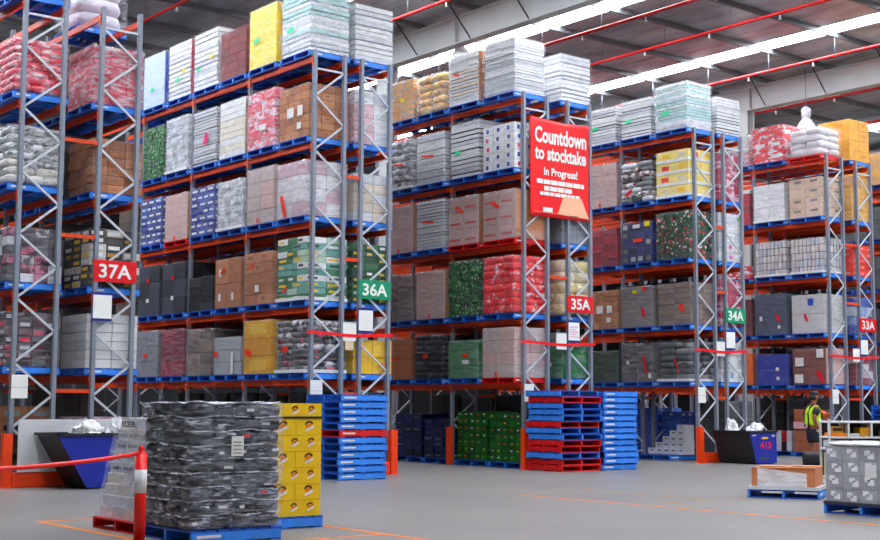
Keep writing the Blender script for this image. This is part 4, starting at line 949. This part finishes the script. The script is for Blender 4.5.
# stepped pile of white crates under rack 34A
floor_pallet((13.24, 1.96, 0), 'b', 'blue pallet on the floor under the stepped white crate pile', 0, None, 1.04)
CR = mat((226, 226, 228), .45, .04)
mb = MB(); cw, cd, ch = .262, .42, .165
mb.box(-cd / 2, cd / 2, -cw / 2, cw / 2, 0, .02, CR)
for s in (-1, 1):
    for x in (s * (cd / 2 - .008),): mb.box(x - .008, x + .008, -cw / 2, cw / 2, .02, .09, CR); mb.box(x - .008, x + .008, -cw / 2, -.06, .09, ch, CR); mb.box(x - .008, x + .008, .06, cw / 2, .09, ch, CR); mb.box(x - .008, x + .008, -.06, .06, .125, ch, CR)
    y = s * (cw / 2 - .008); mb.box(-cd / 2, cd / 2, y - .008, y + .008, .02, ch, CR)
mb.box(-cd / 2 + .03, cd / 2 - .03, -cw / 2 + .03, cw / 2 - .03, .02, .1, DG)
crate_me = mb.mesh('crate'); cnt = 0
LN = ['bottom', 'second', 'third', 'fourth', 'top']
for l in range(5):
    for j in range((5, 4, 3, 2, 1)[l]):
        o = link('crate', crate_me, None, (13.42, 1.42 + .27 * j, PH + .002 + l * (ch + .001)))
        tag(o, 'white crate in the %s row of the stepped pile, number %s from the right' % (LN[l], ['one', 'two', 'three', 'four', 'five', 'six', 'seven'][j]), 'crate', 'white crates in the stepped pile')

# low pallet of brown cartons on the open floor
rz = math.radians(27.6); cx, cy = 3.42, -9.46
t = floor_pallet((cx, cy, 0), 'b', 'blue pallet on the open floor under the two brown cartons', rz, 'loaded pallets on the floor')
t = thing('carton_load', 'low brown cartons in loose clear film on the open floor', 'pallet load', (cx, cy, PH), rz)
mb = MB(); mb.box(-.55, .55, -.58, .58, 0, .055, mat((220, 222, 228), .3, .05)); mb.build('film_skirt', t)
CB = mat((206, 142, 102), .7, .07)
def open_carton(name, x0, x1, y0, y1, z0, z1):
    mb = MB(); k_ = .012
    mb.box(x0, x1, y0, y1, z0, z0 + k_, CB); mb.box(x0, x0 + k_, y0, y1, z0, z1, CB); mb.box(x1 - k_, x1, y0, y1, z0, z1, CB); mb.box(x0, x1, y0, y0 + k_, z0, z1, CB); mb.box(x0, x1, y1 - k_, y1, z0, z1, CB)
    mb.box(x0 + .01, x1 - .01, y0 + .01, y1 - .01, z1 - .06, z1 - .045, mat((226, 190, 160), .7, .06))
    mb.box(x0 - .02, x0 + .22, y0, y1, z1, z1 + .008, CB); mb.box(x1 - .22, x1 + .02, y0, y1, z1, z1 + .008, mat((226, 170, 130), .7, .06))
    return mb.build(name, t)
open_carton('carton', -.48, .46, -.5, -.01, .056, .36); open_carton('carton', -.47, .47, 0, .52, .056, .35)
mb = MB(); M = None
mb.add([(-.5, .42, .06), (-.5, -.38, .06), (-.5, -.38, .27), (-.5, .42, .355), (-.505, .42, .06), (-.505, -.38, .06), (-.505, -.38, .27), (-.505, .42, .355)],
       [(0, 1, 2, 3), (7, 6, 5, 4), (0, 4, 5, 1), (1, 5, 6, 2), (2, 6, 7, 3), (3, 7, 4, 0)], film(.6, .95, (248, 242, 242)))
mb.build('stretch_wrap', t)
# grey load with pale labels at the right edge
floor_pallet((1.62, -12.42, 0), 'b', 'blue pallet under the grey labelled load at the right edge', 0, 'loaded pallets on the floor', 1.04)
t = thing('wrapped_load', 'grey wrapped cartons with pale square labels at the right edge', 'pallet load', (1.6, -12.42, PH))
rnd = random.Random(21); GC = [mat((158, 158, 164), .5, .05), mat((168, 168, 174), .5, .05)]; PL = mat((236, 236, 240), .5, .04)
for l in range(4):
    h_ = .8 / 4
    for j in range(4):
        for i in range(2):
            mb = MB(); x0 = -.53 + .53 * i; y0 = -.56 + .28 * j
            mb.box(x0 + .002, x0 + .528, y0 + .002, y0 + .278, .02 + h_ * l, .02 + h_ * (l + 1) - .004, GC[rnd.randrange(2)])
            if i == 0:
                a = y0 + rnd.uniform(.02, .1); zb = .02 + h_ * l + rnd.uniform(.02, .06)
                mb.box(x0 - .002, x0 + .002, a, a + .1, zb, zb + .08, PL); mb.box(x0 - .002, x0 + .002, a + .06, a + .15, zb + .05, zb + .12, PL)
                if (l, j) == (2, 1): mb.box(x0 - .003, x0, a - .02, a + .16, zb - .08, zb + .1, mat((226, 224, 222), .5, .03))
            mb.build('carton', t)
shell_film(1.08, 1.14, .82, FILML, 5, False, .008).build('stretch_wrap', t)
mb = MB(); mb.pillow((0, 0, .845), (1.14, 1.18, .06), mat((236, 238, 244), .25, .03), .3, None, 16, 6); mb.build('top_sheet', t)
mb = MB(); mb.box(-.57, .55, -.585, .585, 0, .035, mat((60, 62, 68), .4, .1)); mb.build('film_skirt', t)

# white shelf trolley behind it
TX, TY = 5.52, -8.80
t = thing('shelf_trolley', 'white shelf trolley with open compartments behind the grey labelled load', 'trolley', (TX, TY, 0), -math.radians(38.7))
TW, TDp = 1.75, .6
TR = mat((232, 232, 232), .45, .03)
for z, nm in ((.2, 'shelf'), (.72, 'shelf'), (.93, 'shelf'), (1.21, 'shelf')):
    mb = MB(); mb.box(0, TW, 0, TDp, z, z + .035, TR); bevel(mb.build(nm, t), .004)
for x in (0, TW - .04):
    for y in (0, TDp - .04):
        mb = MB(); mb.box(x, x + .04, y, y + .04, .08, 1.28, TR); mb.build('upright', t)
        mb = MB(); mb.tube([(x + .02, y - .015, .05), (x + .02, y + .055, .05)], .05, BLACK, 12); mb.build('castor', t)
for x in (.36, .78, 1.24):
    mb = MB(); mb.box(x, x + .03, .0, TDp, .965, 1.21, TR); mb.build('divider', t)
mb = MB(); mb.box(.0, TW, TDp - .02, TDp, .2, 1.21, mat((70, 70, 74), .6, .08)); mb.build('back_panel', t)
def onshelf(name, x, y, z, sx, sy, sz, m, label, cat, m2=None):
    c, s = math.cos(-math.radians(38.7)), math.sin(-math.radians(38.7))
    mb = MB(); mb.box(0, sx, 0, sy, 0, sz, m); mb.box(.01, sx - .01, -.003, 0, sz * .3, sz * .7, m2 or m); mb.box(0, sx, sy * .47, sy * .53, sz, sz + .003, m2 or m)
    o = mb.build(name, None, (TX + x * c - y * s, TY + x * s + y * c, z + .003)); o.rotation_euler = (0, 0, -math.radians(38.7)); return tag(o, label, cat)
OT = mat((240, 150, 20), .5, .05)
onshelf('carton', .05, .02, .965, .29, .4, .06, OT, 'flat orange box in the left compartment of the white trolley', 'box')
onshelf('carton', .1, .08, 1.028, .2, .3, .12, mat((196, 160, 90), .6, .2), 'tan box on the orange box in the white trolley', 'box', BLACK)
onshelf('carton', .6, .05, .965, .16, .4, .16, mat((206, 160, 30), .55, .1), 'small yellow box in the middle compartment of the white trolley', 'box', GOLD)
onshelf('carton', .42, .03, .965, .16, .3, .05, PAPER, 'small white box beside the yellow box in the white trolley', 'box', W3)
onshelf('carton', 1.06, .05, .965, .16, .4, .1, mat((196, 150, 110), .6, .1), 'small tan box in the right compartment of the white trolley', 'box', BR3)
onshelf('drawer_box', .05, .01, .755, .33, .5, .14, W2, 'grey-white drawer box at the left of the lower trolley shelf', 'box', MG)
onshelf('drawer_box', .42, .01, .755, .33, .5, .14, W1, 'grey-white drawer box second from left on the lower trolley shelf', 'box', MG)
onshelf('drawer_box', .80, .01, .755, .85, .5, .13, W2, 'long pale drawer box at the right of the lower trolley shelf', 'box', W3)
onshelf('carton', .06, .03, .235, .34, .5, .42, mat((196, 186, 150), .6, .1), 'cream box at the left of the bottom trolley shelf', 'box', BR1)
onshelf('carton', .46, .03, .235, .5, .5, .4, W3, 'grey box in the middle of the bottom trolley shelf', 'box', MG)

# ---------------------------------------------------------------- roof things
PIPE = mat((190, 18, 26), .4, .05)
plab = {1.1: 'red sprinkler pipe under the roof above the left racks', 6.5: 'red sprinkler pipe left of the pale girder, above rack 36A', 11.6: 'red sprinkler pipe just right of the first bright skylight strip',
        14.3: 'red sprinkler pipe midway between the two bright skylight strips', 19.3: 'red sprinkler pipe just right of the second bright skylight strip', 24.0: 'red sprinkler pipe under the far girder, behind rack 33A', 28.6: 'farthest red sprinkler pipe at the right edge under the roof'}
for x, lab in plab.items():
    t = thing('sprinkler_pipe', lab, 'pipe', (x, 0, 12.3), 0, 'red sprinkler pipes')
    mb = MB(); mb.tube([(0, -30, 0), (0, 45, 0)], .048, PIPE, 10); pp = mb.build('pipe_run', t)
    for y in PUR[13:25]:
        mb = MB(); mb.tube([(0, y + .8, -.06), (0, y + .8, -.16)], .022, WHITE, 8); mb.tube([(0, y + .8, -.16), (0, y + .8, -.175)], .05, WHITE, 10); mb.build('sprinkler_head', pp)
        mb = MB(); mb.tube([(0, y, .06), (0, y, RZ - .16 - 12.3)], .012, STEEL, 6); mb.build('hanger', pp)
def lamp(x, y, z, label):
    t = thing('pendant_lamp', label, 'lamp', (x, y, z), 0, 'white bell-shaped lamps')
    mb = MB(); mb.tube([(0, 0, 0), (0, 0, .12), (0, 0, .3), (0, 0, .42)], [.32, .31, .2, .1], WHITE, 24, False); sh_ = mb.build('shade', t)
    mb = MB(); mb.tube([(0, 0, .42), (0, 0, .46), (0, 0, .72), (0, 0, .8)], [.1, .16, .16, .07], mat((226, 226, 228), .4, .03), 20); mb.build('housing', t)
    mb = MB(); mb.tube([(0, 0, .8), (0, 0, RZ - .03 - z)], .015, STEEL, 8); mb.build('cord', t)
    mb = MB(); mb.pillow((0, 0, .2), (.2, .2, .28), glow((255, 252, 244), 6), .9); mb.build('bulb', sh_)
lamp(22.15, 3.45, 10.85, 'white bell-shaped lamp hanging above the white sacks of rack 33A')
lamp(9.3, 6.35, 11.7, 'white bell-shaped lamp hanging behind the white stacks of rack 35A')

# ---------------------------------------------------------------- worker
def skin(name, pts, edges, m, parent, root=0, sub=2):
    me = bpy.data.meshes.new(name); me.from_pydata([p[0] for p in pts], edges, []); me.materials.append(m)
    o = link(name, me, parent)
    s = o.modifiers.new('skin', 'SKIN'); s.use_smooth_shade = True; s.branch_smoothing = .5
    if not me.skin_vertices: bpy.context.view_layer.objects.active = o
    sv = me.skin_vertices[0].data if me.skin_vertices else None
    if sv is None:
        me.attributes.new('skin_vertex', 'FLOAT', 'POINT')
    for i, p in enumerate(pts):
        r = p[1]; sv[i].radius = r if isinstance(r, tuple) else (r, r); sv[i].use_root = (i == root); sv[i].use_loose = False
    o.modifiers.new('sub', 'SUBSURF').levels = sub; o.modifiers['sub'].render_levels = sub
    return o
PX, PY = 12.48, -3.47
w_ = thing('person', 'worker in yellow hi-vis vest, black cap and dark shorts, reaching to the right', 'person', (PX, PY, 0), math.radians(-26))
SK = mat((150, 98, 72), .55, .06); VEST = mat((206, 240, 30), .5, .05); NAV = mat((26, 28, 42), .7, .1); ORS = mat((244, 96, 30), .55, .05)
# local frame: +X is the way he faces, Y his left, Z up
body = [((0, 0, .98), (.16, .16)), ((.0, 0, 1.15), (.16, .16)), ((.01, 0, 1.33), (.18, .18)), ((.02, 0, 1.48), (.15, .15)), ((.035, 0, 1.575), (.065, .065)), ((.05, 0, 1.645), (.075, .075)), ((.065, 0, 1.725), (.108, .108)), ((.06, 0, 1.83), (.095, .095)),
        ((.02, .2, 1.46), .07), ((.14, .27, 1.34), .055), ((.34, .2, 1.33), .046), ((.5, .16, 1.31), .034), ((.57, .15, 1.3), .03),
        ((.02, -.2, 1.46), .07), ((-.12, -.28, 1.22), .055), ((-.06, -.27, 1.08), .046), ((.0, -.24, .98), .034), ((.03, -.22, .93), .03),
        ((.0, .1, .9), .11), ((.03, .11, .5), .075), ((-.01, .115, .33), .074), ((-.02, .12, .1), .05), ((.06, .125, .045), .042), ((.14, .13, .035), .034),
        ((.0, -.1, .9), .11), ((.0, -.11, .5), .075), ((-.07, -.115, .33), .074), ((-.09, -.12, .1), .05), ((-.01, -.125, .045), .042), ((.07, -.13, .035), .034)]
bed = [(0, 1), (1, 2), (2, 3), (3, 4), (4, 5), (5, 6), (6, 7), (3, 8), (8, 9), (9, 10), (10, 11), (11, 12), (3, 13), (13, 14), (14, 15), (15, 16), (16, 17), (0, 18), (18, 19), (19, 20), (20, 21), (21, 22), (22, 23), (0, 24), (24, 25), (25, 26), (26, 27), (27, 28), (28, 29)]
for (bi, s, dz) in ((12, 1, 0), (17, -1, -.02)):
    b = Vector(body[bi][0])
    for q in range(4):
        n0 = len(body); y = (q - 1.5) * .02
        body += [((b.x + .02, b.y + y, b.z + .0), .0095), ((b.x + .06 - .006 * abs(q - 1.3), b.y + y * 1.15, b.z - .012 + dz), .0085), ((b.x + .085 - .008 * abs(q - 1.3), b.y + y * 1.15, b.z - .035 + dz), .0075)]
        bed += [(bi, n0), (n0, n0 + 1), (n0 + 1, n0 + 2)]
    n0 = len(body); body += [((b.x - .03, b.y - s * .035, b.z), .011), ((b.x + .015, b.y - s * .05, b.z - .015), .009)]; bed += [(bi, n0), (n0, n0 + 1)]
skin('body', body, bed, SK, w_, 0, 1)
vest = skin('vest', [((0, 0, .99), (.215, .215)), ((.0, 0, 1.15), (.215, .215)), ((.01, 0, 1.33), (.235, .235)), ((.02, 0, 1.46), (.2, .2)), ((.03, 0, 1.55), (.11, .11)), ((.02, .18, 1.47), .1), ((.02, -.18, 1.47), .1)], [(0, 1), (1, 2), (2, 3), (3, 4), (3, 5), (3, 6)], VEST, w_)
mb = MB()
for y in (-.1, .1): mb.tube([(-.16, y, 1.0), (-.165, y, 1.18), (-.18, y, 1.33), (-.125, y, 1.47), (-.03, y * .9, 1.545), (.08, y * .9, 1.535), (.16, y, 1.46), (.195, y, 1.33), (.17, y, 1.15), (.165, y, 1.0)], .02, NAV, 6)
mb.build('band', vest)
skin('shorts', [((0, 0, 1.04), (.2, .2)), ((0, 0, .93), (.21, .2)), ((.0, .1, .82), .15), ((.02, .11, .56), .125), ((.0, -.1, .82), .15), ((0, -.11, .56), .125)], [(0, 1), (1, 2), (2, 3), (1, 4), (4, 5)], NAV, w_)
skin('sleeve', [((.02, .2, 1.46), .09), ((.14, .27, 1.34), .085), ((.34, .2, 1.33), .08), ((.48, .165, 1.313), .066)], [(0, 1), (1, 2), (2, 3)], ORS, w_)
skin('sleeve', [((.02, -.2, 1.46), .095), ((-.09, -.26, 1.27), .085)], [(0, 1)], NAV, w_)
cap = skin('cap', [((.05, 0, 1.765), (.128, .128)), ((.055, 0, 1.84), (.12, .12)), ((.06, 0, 1.89), (.07, .07))], [(0, 1), (1, 2)], BLACK, w_)
mb = MB(); mb.pillow((.19, 0, 1.79), (.16, .17, .02), BLACK, .8); mb.build('peak', cap)
mb = MB(); mb.pillow((.165, 0, 1.715), (.035, .03, .045), SK, .9); mb.build('nose', w_)
mb = MB()
for s in (-1, 1): mb.pillow((.148, s * .035, 1.74), (.022, .024, .016), PAPER, .9); mb.pillow((.157, s * .036, 1.74), (.01, .01, .01), BLACK, .9)
mb.build('eyes', w_)
mb = MB(); mb.pillow((.145, 0, 1.675), (.02, .05, .014), mat((120, 60, 54), .5), .8); mb.build('mouth', w_)
mb = MB(); mb.pillow((.02, 0, 1.735), (.19, .215, .16), BLACK, .8); mb.build('hair', w_)
for s in (-1, 1): mb = MB(); mb.pillow((.06, s * .095, 1.725), (.045, .02, .065), SK, .9); mb.build('ear', w_)
for (x, y) in ((.04, .125), (-.03, -.125)):
    mb = MB(); mb.pillow((x + .02, y, .055), (.3, .11, .11), BLACK, .5); mb.tube([(x - .06, y, .08), (x - .06, y, .2)], [.065, .062], BLACK, 12); mb.build('boot', w_)
mb = MB(); mb.pillow((.04, -.215, .925), (.11, .09, .11), mat((236, 230, 226), .6, .05), .7); mb.build('glove', w_)
mb = MB(); mb.pillow((.02, -.3, .83), (.09, .05, .14), RDB, .6); tag(mb.build('red_cloth', None, (PX, PY, 0)), 'red cloth held by the worker at his waist', 'cloth')
# low black pallet jack standing in front of his feet
t = thing('pallet_jack', 'low black pallet jack in front of the worker in the vest', 'pallet jack', (11.66, -4.0, 0), math.radians(-50))
mb = MB(); mb.pillow((0, 0, .25), (.42, .36, .36), mat((30, 31, 34), .5, .1), .3, None, 16, 8); mb.build('body', t)
mb = MB(); mb.box(-.2, .2, -.26, .26, .06, .12, BLACK); mb.build('chassis', t)
for y in (-.17, .17):
    mb = MB(); mb.tube([(0, y - .03, .06), (0, y + .03, .06)], .06, BLACK, 14); mb.build('wheel', t)
    mb = MB(); mb.box(.2, 1.2, y - .08, y + .08, .05, .11, mat((44, 45, 48), .5, .1)); mb.build('fork', t)
